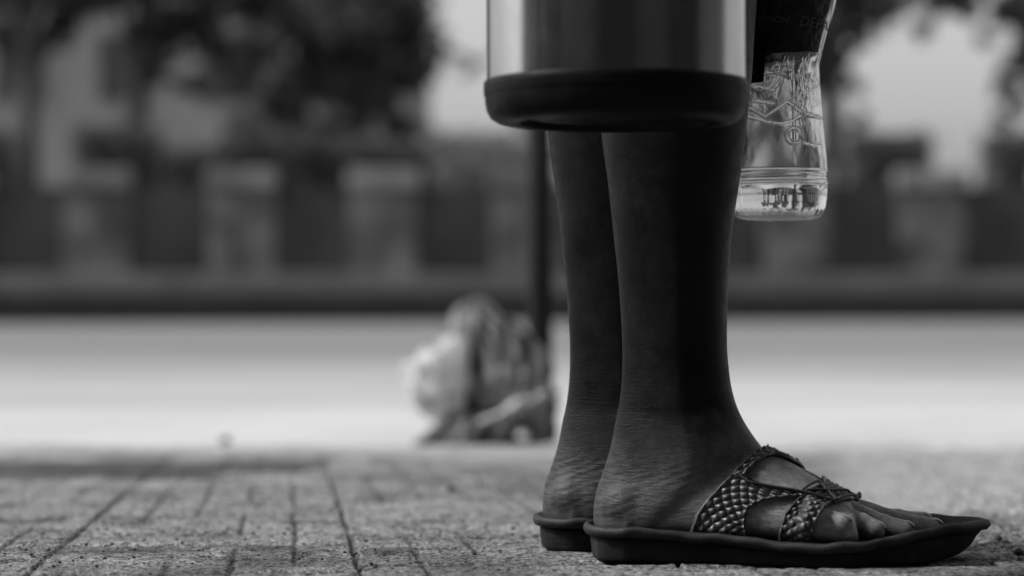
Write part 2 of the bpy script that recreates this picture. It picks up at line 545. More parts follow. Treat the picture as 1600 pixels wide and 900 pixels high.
# ------------------------------------------------------------------ right leg and foot
YL = 1.485
def leg_rings():
    T = np.array([(-330, 925, 1200, .057), (-200, 925, 1190, .055), (-100, 922, 1185, .053), (0, 925, 1182, .052), (100, 930, 1176, .050), (215, 940, 1165, .046), (300, 952, 1153, .041),
                  (350, 957, 1145, .039), (420, 964, 1140, .036), (500, 970, 1136, .033), (560, 972, 1137, .0315), (610, 970, 1144, .0315), (640, 966, 1153, .032),
                  (662, 961, 1164, .033), (684, 957, 1179, .034), (702, 953, 1192, .034), (725, 946, 1196, .033), (745, 939, 1186, .032), (765, 932, 1165, .0315),
                  (785, 928, 1140, .031), (805, 927, 1110, .030), (825, 930, 1082, .028), (838, 940, 1060, .023), (846, 955, 1040, .015)], float)
    ys = np.r_[np.linspace(-330, 600, 50), np.linspace(612, 846, 50)]
    L = cr(T[:, 0], T[:, 1], ys); Rr = cr(T[:, 0], T[:, 2], ys); H = cr(T[:, 0], T[:, 3], ys)
    rings = []
    for y, l, r, h in zip(ys, L, Rr, H):
        z = PZ(y, YL); x0, x1 = PX(l, YL), PX(r, YL)
        cx, hx = (x0 + x1) / 2, (x1 - x0) / 2
        ach = float(sstep(300, 520, y) * (1 - sstep(730, 800, y)))       # narrow tendon at the back of the ankle
        ring = []
        for a in np.linspace(0, 2 * math.pi, 64, endpoint=False):
            ca, sa = math.cos(a), math.sin(a)
            back = max(0, -ca)
            wy = 1 - ach * .36 * back**1.1 - (1 - ach) * .10 * back
            wy *= 1 - .16 * max(0, ca)**2
            shin = .0
            ring.append((cx + hx * ca, YL + h * sa * wy, z))
        rings.append(ring)
    return rings[::-1]

FS = np.array([  # X, top z, near y, far y, bottom z, ridge position (0 near .. 1 far)
    (.078, .050, 1.458, 1.512, .0170, .50),
    (.095, .062, 1.456, 1.514, .0145, .50),
    (.115, .072, 1.454, 1.515, .0140, .52),
    (.140, .080, 1.449, 1.514, .0150, .56),
    (.158, .0815, 1.445, 1.513, .0155, .60),
    (.1760, .0765, 1.440, 1.513, .0155, .62),
    (.1850, .0725, 1.437, 1.514, .0150, .63),
    (.1968, .0665, 1.433, 1.515, .0145, .64),
    (.2080, .0590, 1.428, 1.516, .0140, .66),
    (.2190, .0520, 1.425, 1.518, .0135, .68),
    (.2300, .0465, 1.425, 1.520, .0130, .70),
    (.2400, .0410, 1.433, 1.521, .0130, .72),
    (.2480, .0345, 1.450, 1.520, .0140, .74)])
def foot_pt(X, th):
    """th: 0 = near (outer) side, 90 = top, 180 = far (inner) side, 270 = under"""
    zt, yn, yf, zb, rg = [cr(FS[:, 0], FS[:, k], X) for k in range(1, 6)]
    c, s = np.cos(th), np.sin(th)
    zc = zb + (zt - zb) * .30
    ym = yn + (yf - yn) * rg
    # upper half: peak above the ridge; lower half flat-ish
    e = .80
    cc = np.sign(c) * np.abs(c)**e
    up = np.abs(s)**1.05
    yc = (yn + yf) / 2
    half = (yf - yn) / 2
    y = yc - half * cc
    y = y + (ym - yc) * np.clip(s, 0, 1)
    z = np.where(s >= 0, zc + (zt - zc) * up, zc - (zc - zb) * np.abs(s)**.55)
    return X + 0 * th, y, z
def foot_rings():
    rings = []
    for X in np.linspace(.078, .2335, 60):
        th = np.linspace(0, 2 * math.pi, 64, endpoint=False)
        a, b, c = foot_pt(np.full(64, X), th)
        rings.append(list(zip(a, b, c)))
    return rings

TOES = [  # outer to inner
    [(.198, 1.437, .0340, .0125), (.210, 1.4345, .0315, .0090), (.2150, 1.434, .0290, .0088), (.2215, 1.4325, .0278, .0094)],
    [(.212, 1.455, .0370, .0115), (.228, 1.4535, .0325, .0078), (.2400, 1.4525, .0275, .0068), (.2480, 1.4515, .0232, .0078)],
    [(.222, 1.473, .0350, .0115), (.241, 1.472, .0320, .0078), (.258, 1.471, .0252, .0066), (.2715, 1.470, .0208, .0080)],
    [(.228, 1.491, .0350, .0115), (.252, 1.491, .0310, .0080), (.276, 1.490, .0240, .0067), (.2955, 1.4895, .0203, .0080)],
    [(.228, 1.509, .0330, .0135), (.255, 1.512, .0240, .0115), (.275, 1.5135, .0205, .0105), (.2915, 1.514, .0200, .0100)]]

def build_leg_mesh():
    b = MB()
    b.rings(leg_rings()); b.rings(foot_rings())
    # ankle bones, heel bone, ball of the little toe
    b.sphere((.124, 1.4640, .092), .0165, 24, (1.3, .72, 1.35))
    b.sphere((.126, 1.5165, .098), .0130, 16, (1.1, .6, 1.2))
    b.sphere((.083, 1.485, .037), .0240, 20, (1.05, 1.12, .95))
    b.sphere((.205, 1.4400, .028), .0125, 16, (1.7, .85, .9))
    b.sphere((.155, 1.4530, .026), .0105, 16, (2.2, .7, .75))
    b.sphere((.226, 1.510, .029), .0160, 16, (1.3, .9, 1))
    # tendons on top of the foot
    for (p0, p1, p2) in (((.165, 1.487, .0775), (.205, 1.482, .0600), (.237, 1.473, .0395)), ((.165, 1.492, .0780), (.205, 1.494, .0620), (.240, 1.491, .0405)), ((.160, 1.482, .077), (.195, 1.468, .0585), (.222, 1.456, .041))):
        pts = [(1 - t)**2 * np.array(p0) + 2 * t * (1 - t) * np.array(p1) + t * t * np.array(p2) for t in np.linspace(0, 1, 12)]
        b.tube(pts, .0026, 8)
    for tc in TOES:
        p = resample([q for q in tc], 14)
        rad = p[:, 3]
        pts = [tuple(q[:3]) for q in p]
        b.tube(pts, rad, 16)
        for q in p[::1]: pass
        e = tc[-1]
        b.sphere(e[:3], e[3], 16)
        k = tc[-2]
        b.sphere((k[0], k[1], k[2] + .0012), k[3] * 1.02, 14)
    tmp = b.build('tmp_leg')
    m1 = tmp.modifiers.new('r', 'REMESH'); m1.mode = 'VOXEL'; m1.voxel_size = .00155; m1.use_smooth_shade = True
    m2 = tmp.modifiers.new('s', 'SMOOTH'); m2.factor = .5; m2.iterations = 5
    dg = bpy.context.evaluated_depsgraph_get()
    ev = tmp.evaluated_get(dg)
    me = ev.to_mesh()
    n = len(me.vertices); co = np.empty(n * 3, np.float64); me.vertices.foreach_get('co', co); co = co.reshape(-1, 3)
    faces = [tuple(p.vertices) for p in me.polygons]
    ev.to_mesh_clear()
    bpy.data.objects.remove(tmp, do_unlink=True)
    return co, faces
LV, LF = build_leg_mesh()
# soft lumps: muscle and veins
nz = fbm(LV[:, 0] * 28, LV[:, 1] * 28, LV[:, 2] * 20, seed=81, octaves=3)
TREE0 = BVHTree.FromPolygons([Vector(v) for v in LV], LF)
def vnormals(V, Fc):
    N = np.zeros_like(V)
    q = np.array([f if len(f) == 4 else (f[0], f[1], f[2], f[2]) for f in Fc])
    n = np.cross(V[q[:, 2]] - V[q[:, 0]], V[q[:, 3]] - V[q[:, 1]])
    tri = q[:, 2] == q[:, 3]
    n[tri] = np.cross(V[q[tri, 1]] - V[q[tri, 0]], V[q[tri, 2]] - V[q[tri, 0]])
    for k in range(4): np.add.at(N, q[:, k], n)
    return N / np.maximum(np.linalg.norm(N, axis=1, keepdims=True), 1e-12)
LN = vnormals(LV, LF)
LV = LV + LN * (nz * .0006)[:, None]
# folds of skin under the ankle bone
fz = LV[:, 2]; fx = LV[:, 0]
fold = np.sin((fz * .95 - fx * .38 + .0012 * fbm(fx * 60, LV[:, 1] * 60, fz * 60, seed=83)) * 2 * math.pi / .0052)
fm = sstep(.024, .036, fz) * (1 - sstep(.062, .078, fz)) * (1 - sstep(.115, .15, fx)) * sstep(-.35, .15, fbm(fx * 50, LV[:, 1] * 30, fz * 50, seed=85))
LV = LV + LN * (fold * fm * .00018)[:, None]

DX, DY = -.0345, 0.0
def mirror_left(V):
    """from the right leg to the left leg: mirrored, a step behind and further from the lens"""
    V = np.array(V, float)
    out = V.copy()
    out[:, 0] = V[:, 0] + DX
    out[:, 1] = (1.485 + 1.568) - V[:, 1]
    out[:, 2] = V[:, 2] + (ground_z(1.568) - ground_z(1.485))
    return out
GZ = ground_z(1.485)
LV[:, 2] += GZ * 0
PLOC = (.10, 1.525, 0.0)
n0 = len(LV)
BV = np.concatenate([LV, mirror_left(LV)])
BF = list(LF) + [tuple(i + n0 for i in f[::-1]) for f in LF]

# upper body (above the picture's edge): skin-modifier body joined into the same mesh under the clothes
def upper_body():
    V = []; E = []; Rd = []
    def v(p, r, prev=None):
        V.append(p); Rd.append(r)
        if prev is not None: E.append((prev, len(V) - 1))
        return len(V) - 1
    pel = v((.095, 1.525, .86), (.13, .11))
    ab = v((.10, 1.525, 1.0), (.125, .10), pel)
    ch = v((.10, 1.525, 1.20), (.145, .11), ab)
    up = v((.10, 1.525, 1.34), (.10, .08), ch)
    nk = v((.115, 1.525, 1.42), (.052, .05), up)
    hd = v((.13, 1.525, 1.53), (.085, .075), nk)
    ht = v((.13, 1.525, 1.60), (.07, .065), hd)
    for s, kx in ((-1, 1.485), (1, 1.568)):
        hp = v((.10, 1.525 + s * .06, .78), (.085, .085), pel)
        kn = v((.118 + (DX if s > 0 else 0), kx, .50), (.058, .052), hp)
        kb = v((.118 + (DX if s > 0 else 0), kx, .435), (.050, .050), kn)
    hands = []
    for s, hand in ((-1, (.064, 1.325, .665)), (1, (.195, 1.592, .665))):
        sh = v((.10, 1.525 + s * .15, 1.33), (.055, .05), up)
        el = v((.085 if s < 0 else .06, 1.525 + s * .215 if s < 0 else 1.72, 1.02), (.038, .038), sh)
        wr = v((hand[0], hand[1] + (0.0), hand[2] + .085), (.026, .022), el)
        pa = v((hand[0], hand[1], hand[2] + .035), (.030, .016), wr)
        for k in range(4):
            o_ = (k - 1.5) * .018
            f1 = v((hand[0] + o_, hand[1] - .018, hand[2] + .005), (.0085, .0085), pa)
            f2 = v((hand[0] + o_, hand[1] - .010, hand[2] - .018), (.0080, .0080), f1)
            f3 = v((hand[0] + o_, hand[1] + .012, hand[2] - .016), (.0072, .0072), f2)
        t1 = v((hand[0] + .036, hand[1] + .004, hand[2] + .020), (.010, .010), pa)
        t2 = v((hand[0] + .024, hand[1] + .016, hand[2] - .004), (.0085, .0085), t1)
    me = bpy.data.meshes.new('tmp'); me.from_pydata(V, E, [])
    o = bpy.data.objects.new('tmp', me); C.objects.link(o)
    mod = o.modifiers.new('k', 'SKIN'); mod.use_smooth_shade = True
    for i, r in enumerate(Rd):
        o.data.skin_vertices[0].data[i].radius = r
        o.data.skin_vertices[0].data[i].use_root = (i == 0)
    o.modifiers.new('s', 'SUBSURF').render_levels = 2
    o.modifiers['s'].levels = 2
    ev = o.evaluated_get(bpy.context.evaluated_depsgraph_get()); m_ = ev.to_mesh()
    co = np.array([q.co[:] for q in m_.vertices]); fs = [tuple(p.vertices) for p in m_.polygons]
    ev.to_mesh_clear(); bpy.data.objects.remove(o, do_unlink=True)
    return co, fs
UV_, UF_ = upper_body()
# face: nose, ears, lips, eye sockets as part of the body mesh
fb = MB(); fb.v = [tuple(p) for p in UV_]; fb.f = UF_
fb.sphere((.212, 1.525, 1.535), .014, 12, (1.2, .9, 1.5))
fb.sphere((.207, 1.525, 1.492), .012, 12, (.8, 1.9, .7))
for s in (-1, 1):
    fb.sphere((.125, 1.525 + s * .078, 1.535), .022, 12, (.9, .35, 1.4))
    fb.sphere((.196, 1.525 + s * .030, 1.56), .012, 12)
base = len(BV)
BV = np.concatenate([BV, np.array(fb.v)]); BF = BF + [tuple(i + base for i in f) for f in fb.f]
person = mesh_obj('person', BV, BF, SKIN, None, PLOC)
tag(person, 'person with bare dark lower legs standing side-on in braided sandals', 'person')

# clothes above the knee (above the picture's edge)
c = MB()
for s, kx in ((-1, 1.485), (1, 1.568)):
    dx = DX if s > 0 else 0
    c.rings([[(.118 + dx + (.085 - .0 * t) * math.cos(a) * (1 + .02 * math.sin(5 * a)), kx + (.072 if t < .5 else .075) * math.sin(a) + s * t * .03, .455 + t * .42) for a in np.linspace(0, 2 * math.pi, 32, endpoint=False)] for t in np.linspace(0, 1, 6)], cap=False)
c.rings([[(.10 + .125 * math.cos(a), 1.525 + .165 * math.sin(a), z) for a in np.linspace(0, 2 * math.pi, 36, endpoint=False)] for z in (.76, .85, .95, 1.0)], cap=False)
c.build('shorts', CLOTH, person, smooth=True)
c = MB()
c.rings([[(.10 + rx * math.cos(a), 1.525 + ry * math.sin(a), z) for a in np.linspace(0, 2 * math.pi, 40, endpoint=False)] for z, rx, ry in ((.90, .145, .185), (1.05, .14, .18), (1.2, .135, .185), (1.32, .12, .18), (1.38, .09, .12), (1.41, .06, .065))], cap=False)
for s in (-1, 1):
    c.tube([(.10, 1.525 + s * .12, 1.33), (.095, 1.525 + s * .18, 1.24), (.085, 1.525 + s * .205, 1.13)], [.075, .068, .062], 20, cap=False)
c.build('shirt', SHIRT, person, smooth=True)
c = MB(); c.sphere((.118, 1.525, 1.585), .094, 24, (1.02, .92, .85)); c.build('hair', HAIR, person, smooth=True)

# fine hairs along the shins and calves
def leg_hair():
    rr = np.random.default_rng(5)
    V = []; Fc = []
    for leg, (VV, sgn) in enumerate(((LV, 1), (mirror_left(LV), -1))):
        NN = vnormals(VV, LF)
        if leg == 1: NN = -NN
        ok = np.where((VV[:, 2] > .13) & (VV[:, 2] < .46))[0]
        for i in rr.choice(ok, 1100, replace=False):
            p = VV[i]; n = NN[i] if leg == 0 else vn_l[i]
            if leg == 1: pass
            L = rr.uniform(.0025, .0065)
            t = n * .55 + np.array([rr.normal(0, .25), rr.normal(0, .25), -1.0]) * .9
            t /= np.linalg.norm(t)
            side = np.cross(t, rr.normal(size=3)); side /= np.linalg.norm(side)
            wd = .00004
            b0 = len(V)
            for k, (u, ww) in enumerate(((0, 1), (.35, .9), (.7, .7), (1, .15))):
                q = p + n * L * .55 * u + (t * L - n * L * .2) * u * u
                V += [q - side * wd * ww, q + side * wd * ww]
            for k in range(3): Fc.append((b0 + 2 * k, b0 + 2 * k + 1, b0 + 2 * k + 3, b0 + 2 * k + 2))
    return V, Fc
vn_l = LN.copy(); vn_l[:, 1] *= -1
hv, hf = leg_hair()
mesh_obj('leg_hair', hv, hf, HAIR, person)

# ------------------------------------------------------------------ sandals
OUT = np.array([  # X, near y, far y, rim z at near edge, bottom z
    (.0500, 1.482, 1.490, .0255, .0012), (.0530, 1.466, 1.504, .0252, .0004), (.060, 1.457, 1.513, .0250, .0), (.075, 1.449, 1.521, .0247, 0), (.100, 1.447, 1.522, .0243, 0), (.140, 1.441, 1.520, .0220, 0),
    (.160, 1.434, 1.521, .0196, 0), (.180, 1.427, 1.523, .0184, 0), (.210, 1.417, 1.526, .0178, 0), (.235, 1.414, 1.528, .0190, 0), (.255, 1.421, 1.530, .0222, 0),
    (.277, 1.436, 1.529, .0248, 0), (.297, 1.451, 1.526, .0262, .0006), (.314, 1.464, 1.520, .0270, .0035), (.326, 1.476, 1.513, .0272, .0090), (.334, 1.487, 1.505, .0272, .0170), (.3375, 1.493, 1.498, .0270, .0215)])
def outline(n=90):
    s = np.linspace(0, 1, n)
    t = (1 - np.cos(s * math.pi)) / 2
    X = .0500 + (.3375 - .0500) * t
    yn = np.interp(X, OUT[:, 0], OUT[:, 1]); yf = np.interp(X, OUT[:, 0], OUT[:, 2])
    ker = np.array([1, 2, 3, 2, 1.]); ker /= ker.sum()
    def sm(a):
        p = np.r_[[a[0]] * 2, a, [a[-1]] * 2]; b = np.convolve(p, ker, 'valid'); b[0] = a[0]; b[-1] = a[-1]; return b
    return X, sm(yn), sm(yf), np.interp(X, OUT[:, 0], OUT[:, 3]), sm(np.interp(X, OUT[:, 0], OUT[:, 4]))
def loop_at(inset, zfun):
    """closed outline pulled in by inset; zfun(X, rim, bottom)"""
    X, yn, yf, rim, bot = outline()
    n = len(X)
    px = np.r_[X, X[::-1][1:-1]]; py = np.r_[yn, yf[::-1][1:-1]]
    rz = np.r_[rim, rim[::-1][1:-1]]; bz = np.r_[bot, bot[::-1][1:-1]]
    P = np.stack([px, py], 1)
    T = np.roll(P, -1, 0) - np.roll(P, 1, 0); T /= np.maximum(np.linalg.norm(T, axis=1, keepdims=True), 1e-9)
    N = np.stack([T[:, 1], -T[:, 0]], 1)
    for _ in range(6):
        N = (np.roll(N, 1, 0) + 2 * N + np.roll(N, -1, 0)); N /= np.linalg.norm(N, axis=1, keepdims=True)
    # scale inwards rather than offset near the centre
    cx, cy = .19, 1.483
    if inset <= .02:
        Q = P - N * inset
    else:
        Q = P * 1.0
        k = inset
        Q = np.stack([cx + (P[:, 0] - cx) * (1 - k), cy + (P[:, 1] - cy) * (1 - k)], 1)
        # k used as a fraction here
    z = zfun(Q[:, 0], rz, bz)
    return np.stack([Q[:, 0], Q[:, 1], z], 1)
def bed_z(X, rz):
    d = np.interp(X, [.05, .08, .14, .18, .22, .26, .29, .31, .3375], [.009, .0105, .0075, .0045, .0050, .0085, .0105, .009, .003])
    return rz - d
bead = lambda X: .0009 * np.sin(X * 90) + .0005 * np.sin(X * 231 + 1)
SX = lambda X, a, b: a + (b - a) * 1.0
LIP = .0072
foot_loops = [   # upper slab: from its lower edge, round the rim, into the dished bed
    loop_at(.0040, lambda X, r, b: np.maximum(r - LIP, b + .001)),
    loop_at(.0014, lambda X, r, b: np.maximum(r - LIP + .0004, b + .0014) + bead(X)),
    loop_at(.0000, lambda X, r, b: np.maximum(r - LIP * .55, b + .002) + bead(X)),
    loop_at(.0002, lambda X, r, b: r - .0018 + bead(X)),
    loop_at(.0016, lambda X, r, b: r + bead(X)),
    loop_at(.0040, lambda X, r, b: r - .0004),
    loop_at(.0065, lambda X, r, b: r - (r - bed_z(X, r)) * .45),
    loop_at(.0110, lambda X, r, b: bed_z(X, r) + .0012),
    loop_at(.35, lambda X, r, b: bed_z(X, r)),
    loop_at(.75, lambda X, r, b: bed_z(X, r)),
    loop_at(.97, lambda X, r, b: bed_z(X, r))]
sole_loops = [
    loop_at(.30, lambda X, r, b: b + .0004),
    loop_at(.0090, lambda X, r, b: b),
    loop_at(.0068, lambda X, r, b: b + .0008),
    loop_at(.0060, lambda X, r, b: b + .0030),
    loop_at(.0058, lambda X, r, b: b + (r - LIP - b) * .45 + .0006 * np.sin(X * 70)),
    loop_at(.0052, lambda X, r, b: b + (r - LIP - b) * .62),
    loop_at(.0052, lambda X, r, b: b + (r - LIP - b) * .85),
    loop_at(.0056, lambda X, r, b: np.maximum(r - LIP - .0002, b + .0008)),
    loop_at(.0100, lambda X, r, b: np.maximum(r - LIP - .0002, b + .0008))]

BODY_TREE = BVHTree.FromPolygons([Vector(v) for v in LV], LF)
# dense table of the foot surface for turning points of the photograph into places on the foot
gx = np.linspace(.08, .2475, 260); gt = np.linspace(-.55, math.pi + .5, 300)
GX, GT = np.meshgrid(gx, gt, indexing='ij')
fx_, fy_, fz_ = foot_pt(GX, GT)
gpx = 800 + F * fx_ / fy_; gpy = 470 - F * (fz_ - HC) / fy_
Pg = np.stack([fx_, fy_, fz_], -1)
ng = np.cross(np.gradient(Pg, axis=0), np.gradient(Pg, axis=1))
vis = (ng[..., 1] * (0 - fy_) + ng[..., 2] * (HC - fz_) + ng[..., 0] * (0 - fx_))
if vis[130, 30] < 0: vis = -vis
def on_foot(px, py):
    d = (gpx - px)**2 + (gpy - py)**2 + np.where(vis > 0, 0, 1e6)
    i = np.unravel_index(np.argmin(d), d.shape)
    return (GX[i], GT[i])
def surf(X, th, lift):
    a, b, c_ = foot_pt(np.array([X]), np.array([th]))
    p = Vector((a[0], b[0], c_[0]))
    yn = float(cr(FS[:, 0], FS[:, 2], X)); yf = float(cr(FS[:, 0], FS[:, 3], X)); zt = float(cr(FS[:, 0], FS[:, 1], X))
    c0 = Vector((p.x, (yn + yf) / 2 + .004, .014 + (zt - .014) * .30))
    d = (p - c0); L = d.length; d.normalize()
    hit, n, idx, dist = BODY_TREE.ray_cast(p + d * .02, -d, .06)
    if hit is None: hit, n = p, d
    if n.dot(d) < 0: n = -n
    return hit + n * lift, (n + d).normalized()

_SC = {}
def strap(edgeA, edgeB, name, parent, conv, pitch=.0054, lift=.0022, mat=None):
    key = str(edgeA)
    if key not in _SC: _SC[key] = strap_shape(edgeA, edgeB, pitch, lift)
    Vt, Fc = _SC[key]
    o = mesh_obj(name, conv(Vt), Fc, mat or LEATHER, parent)
    bm = bmesh.new(); bm.from_mesh(o.data); bmesh.ops.recalc_face_normals(bm, faces=bm.faces[:]); bm.to_mesh(o.data); bm.free()
    return o
def strap_shape(edgeA, edgeB, pitch, lift):
    """edgeA, edgeB: lists of ('p', px, py) or ('s', X, degrees)"""
    def par(e):
        out = []
        for q in e:
            out.append(on_foot(q[1], q[2]) if q[0] == 'p' else (q[1], R(q[2])))
        return np.array(out)
    A = par(edgeA); B = par(edgeB)
    sc_ = np.array([1, .035])
    A = resample(A * sc_, 120) / sc_; B = resample(B * sc_, 120) / sc_
    ker = np.ones(9) / 9
    for E in (A, B):
        for k in (0, 1):
            p = np.r_[[E[0, k]] * 4, E[:, k], [E[-1, k]] * 4]; q = np.convolve(p, ker, 'valid'); E[1:-1, k] = q[1:-1]
    nv = 64
    P = np.zeros((120, nv, 3)); N = np.zeros((120, nv, 3))
    for i in range(120):
        for j in range(nv):
            t = j / (nv - 1)
            X, th = A[i] * (1 - t) + B[i] * t
            p, n = surf(X, th, lift)
            P[i, j] = p; N[i, j] = n
    # smooth the base sheet
    for _ in range(18):
        Q = P.copy(); Q[1:-1, 1:-1] = (P[:-2, 1:-1] + P[2:, 1:-1] + P[1:-1, :-2] + P[1:-1, 2:]) / 4; P = Q
        Q = N.copy(); Q[1:-1, 1:-1] = (N[:-2, 1:-1] + N[2:, 1:-1] + N[1:-1, :-2] + N[1:-1, 2:]) / 4; N = Q
    N /= np.linalg.norm(N, axis=-1, keepdims=True)
    du = np.r_[0, np.cumsum(np.linalg.norm(np.diff(P[:, nv // 2], axis=0), axis=1))]
    wd = np.linalg.norm(np.diff(P, axis=1), axis=-1).sum(1)
    # finer sheet
    NU, NV = 300, 110
    ui = np.linspace(0, 119, NU); vi = np.linspace(0, nv - 1, NV)
    def rs(G):
        i0 = np.clip(ui.astype(int), 0, 118); fu = (ui - i0)[:, None, None]
        G1 = G[i0] * (1 - fu) + G[i0 + 1] * fu
        j0 = np.clip(vi.astype(int), 0, nv - 2); fv = (vi - j0)[None, :, None]
        return G1[:, j0] * (1 - fv) + G1[:, j0 + 1] * fv
    P2, N2 = rs(P), rs(N)
    U = np.interp(ui, np.arange(120), du)[:, None] + np.zeros((1, NV))
    Wd = np.interp(ui, np.arange(120), wd)[:, None]
    T = (vi / (nv - 1))[None, :]
    Vv = (T - .5) * Wd
    p = (U + Vv) / (pitch * 1.414); q = (U - Vv) / (pitch * 1.414)
    # two sets of strips passing over and under each other
    fp, fq = p - np.floor(p), q - np.floor(q)
    par_ = np.mod(np.floor(p) + np.floor(q), 2)
    A1 = np.sin(math.pi * fp)**.6 * (.35 + .65 * np.sin(math.pi * fq)**.5)
    A2 = np.sin(math.pi * fq)**.6 * (.35 + .65 * np.sin(math.pi * fp)**.5)
    h = (np.sin(math.pi * fp) * np.sin(math.pi * fq))**.75 * np.where(par_ > .5, 1, .82)
    h = h * (.85 + .15 * np.sin(par_ * 3))
    edge = np.minimum(T, 1 - T) * Wd
    em = sstep(.0, .0022, edge)
    rim = np.exp(-((edge - .0012) / .0010)**2)
    H = .0024 * h * em + .0014 * rim
    end = np.minimum(U, du[-1] - U)
    top = P2 + N2 * H[..., None]
    botm = P2 - N2 * .0012
    Vt = np.concatenate([top.reshape(-1, 3), botm.reshape(-1, 3)])
    ft = grid_faces(NU, NV).tolist(); fbm_ = (grid_faces(NU, NV, flip=True) + NU * NV).tolist()
    o_ = NU * NV
    side = []
    for i in range(NU - 1):
        for j in (0, NV - 1):
            a = i * NV + j; b = (i + 1) * NV + j
            side.append((a, b, b + o_, a + o_))
    for j in range(NV - 1):
        for i in (0, NU - 1):
            a = i * NV + j; b = i * NV + j + 1
            side.append((a, b, b + o_, a + o_))
    return Vt, ft + fbm_ + side

def cord_on(pts, name, parent, conv, r=.0009, lift=.0045):
    par = np.array([on_foot(q[1], q[2]) if q[0] == 'p' else (q[1], R(q[2])) for q in pts])
    s2 = np.array([1, .035]); par = resample(par * s2, 40) / s2
    P = [surf(a, b, lift)[0] for a, b in par]
    P = np.array([p[:] for p in P])
    for _ in range(4): P[1:-1] = (P[:-2] + P[2:] + P[1:-1] * 2) / 4
    q = MB(); q.tube([tuple(p) for p in conv(P)], r, 8)
    return q.build(name, CORD, parent, smooth=True)

p_, s_ = (lambda x, y: ('p', x, y)), (lambda x, t: ('s', x, t))
STRAPS = [
    # rear outer panel running forward to the crossing
    ([p_(1074, 838), p_(1082, 815), p_(1100, 786), p_(1126, 757), p_(1150, 738), p_(1170, 751), p_(1205, 762), p_(1262, 772)],
     [p_(1166, 848), p_(1165, 820), p_(1166, 800), p_(1178, 790), p_(1196, 783), p_(1212, 781), p_(1230, 780), p_(1264, 781)]),
    # band over the instep and down the inner side
    ([p_(1140, 745), p_(1168, 722), s_(.176, 82), s_(.179, 110), s_(.176, 150), s_(.170, 196)],
     [p_(1160, 748), p_(1182, 727), p_(1212, 713), p_(1240, 724), s_(.207, 100), s_(.210, 150), s_(.207, 196)]),
    # front outer panel
    ([p_(1214, 852), p_(1218, 828), p_(1226, 805), p_(1244, 782), p_(1268, 769)],
     [p_(1276, 854), p_(1268, 832), p_(1272, 812), p_(1286, 798), p_(1305, 786)]),
    # front inner panel
    ([p_(1262, 768), p_(1284, 760), s_(.2180, 95), s_(.2190, 130), s_(.214, 165), s_(.212, 196)],
     [p_(1303, 790), p_(1322, 784), p_(1345, 782), s_(.2460, 95), s_(.2470, 135), s_(.246, 196)])]
CORDS = [[p_(1152, 740), p_(1166, 756), p_(1205, 763), p_(1245, 772), p_(1300, 789)],
         [p_(1251, 772), p_(1274, 759), p_(1303, 789)],
         [p_(1258, 772), p_(1290, 774), p_(1325, 776)],
         [p_(1303, 789), p_(1325, 781), p_(1346, 778), s_(.2465, 95)]]

def sandal(conv, first):
    q = MB(); q.rings([[tuple(p) for p in conv(l)] for l in sole_loops])
    s = q.build('sandal', SOLE, person, smooth=True)
    s['label'] = 'near right sandal with braided leather straps' if first else 'far left sandal, mostly hidden behind the near one'
    q = MB(); q.rings([[tuple(p) for p in conv(l)] for l in foot_loops], cap=False)
    l = foot_loops[-1]
    q.build('footbed', FOOTBED, s, smooth=True)
    for A, B in STRAPS: strap(A, B, 'strap', s, conv)
    for pts in CORDS: cord_on(pts, 'cord', s, conv)
    return s
ident = lambda V: np.asarray(V, float)
sandal(ident, True)
sandal(mirror_left, False)

# toenails
for conv in (ident, mirror_left):
    for tc in TOES:
        e = tc[-1]; k = tc[-2]
        d = np.array(e[:3]) - np.array(k[:3]); d /= np.linalg.norm(d)
        upv = np.cross(d, [0, 1, 0]); upv = -upv if upv[2] < 0 else upv; upv /= np.linalg.norm(upv)
        sd = np.array([0, 1., 0]); r = e[3]
        c0 = np.array(e[:3]) + d * r * .15
        V = []; n_u, n_v = 8, 8
        for i in range(n_u):
            for j in range(n_v):
                a = (i / (n_u - 1) - .35) * 1.2; b = (j / (n_v - 1) - .5) * 1.25
                rr = r * 1.0 - .0005 + .0004 * (1 - (2 * i / (n_u - 1) - 1)**4)
                V.append(c0 + (upv * math.cos(a) + d * math.sin(a)) * rr * math.cos(b) * .985 + sd * math.sin(b) * rr * .9)
        o = mesh_obj('toenail', conv(np.array(V)), grid_faces(n_u, n_v).tolist(), NAIL, person)
        sm = o.modifiers.new('t', 'SOLIDIFY'); sm.thickness = .0006; sm.offset = 0

# ------------------------------------------------------------------ steel vessel hanging from the near hand
VX, VY = PX(962, 1.33), 1.33
rv = 205 / F * 1.33 * .998
zb = PZ(194.5, 1.33)     # underside
zs = PZ(129, 1.33)             # where the steel meets the base
ves = empty('steel_flask', (VX, VY, zb))
tag(ves, 'brushed steel insulated flask with black plastic base, held in front of the legs', 'flask')
b = MB()
b.lathe([(rv * .985, zs - .006), (rv * .985, zs + .002), (rv * .988, zs + .12), (rv * .985, zs + .225), (rv * .95, zs + .243), (rv * .80, zs + .256), (rv * .70, zs + .262)], VX, VY, 160)
o = b.build('body', STEEL, ves, smooth=True); sharpen(o)
b = MB()
b.lathe([(rv * .0 + .002, zb + .004), (rv * .50, zb + .004), (rv * .62, zb + .0035), (rv * .66, zb + .0045), (rv * .70, zb + .0045), (rv * .735, zb + .0012), (rv * .80, zb), (rv * .90, zb + .0008), (rv * .955, zb + .0035), (rv * .985, zb + .0080), (rv * .997, zb + .0130), (rv * 1.0, zb + .018),
         (rv * 1.006, zs - .0085), (rv * 1.010, zs - .004), (rv * 1.008, zs - .0005), (rv * 1.0, zs + .0004), (rv * .99, zs - .0006)], VX, VY, 160)
o = b.build('base', BLACK, ves, smooth=True); sharpen(o, 50)
b = MB()
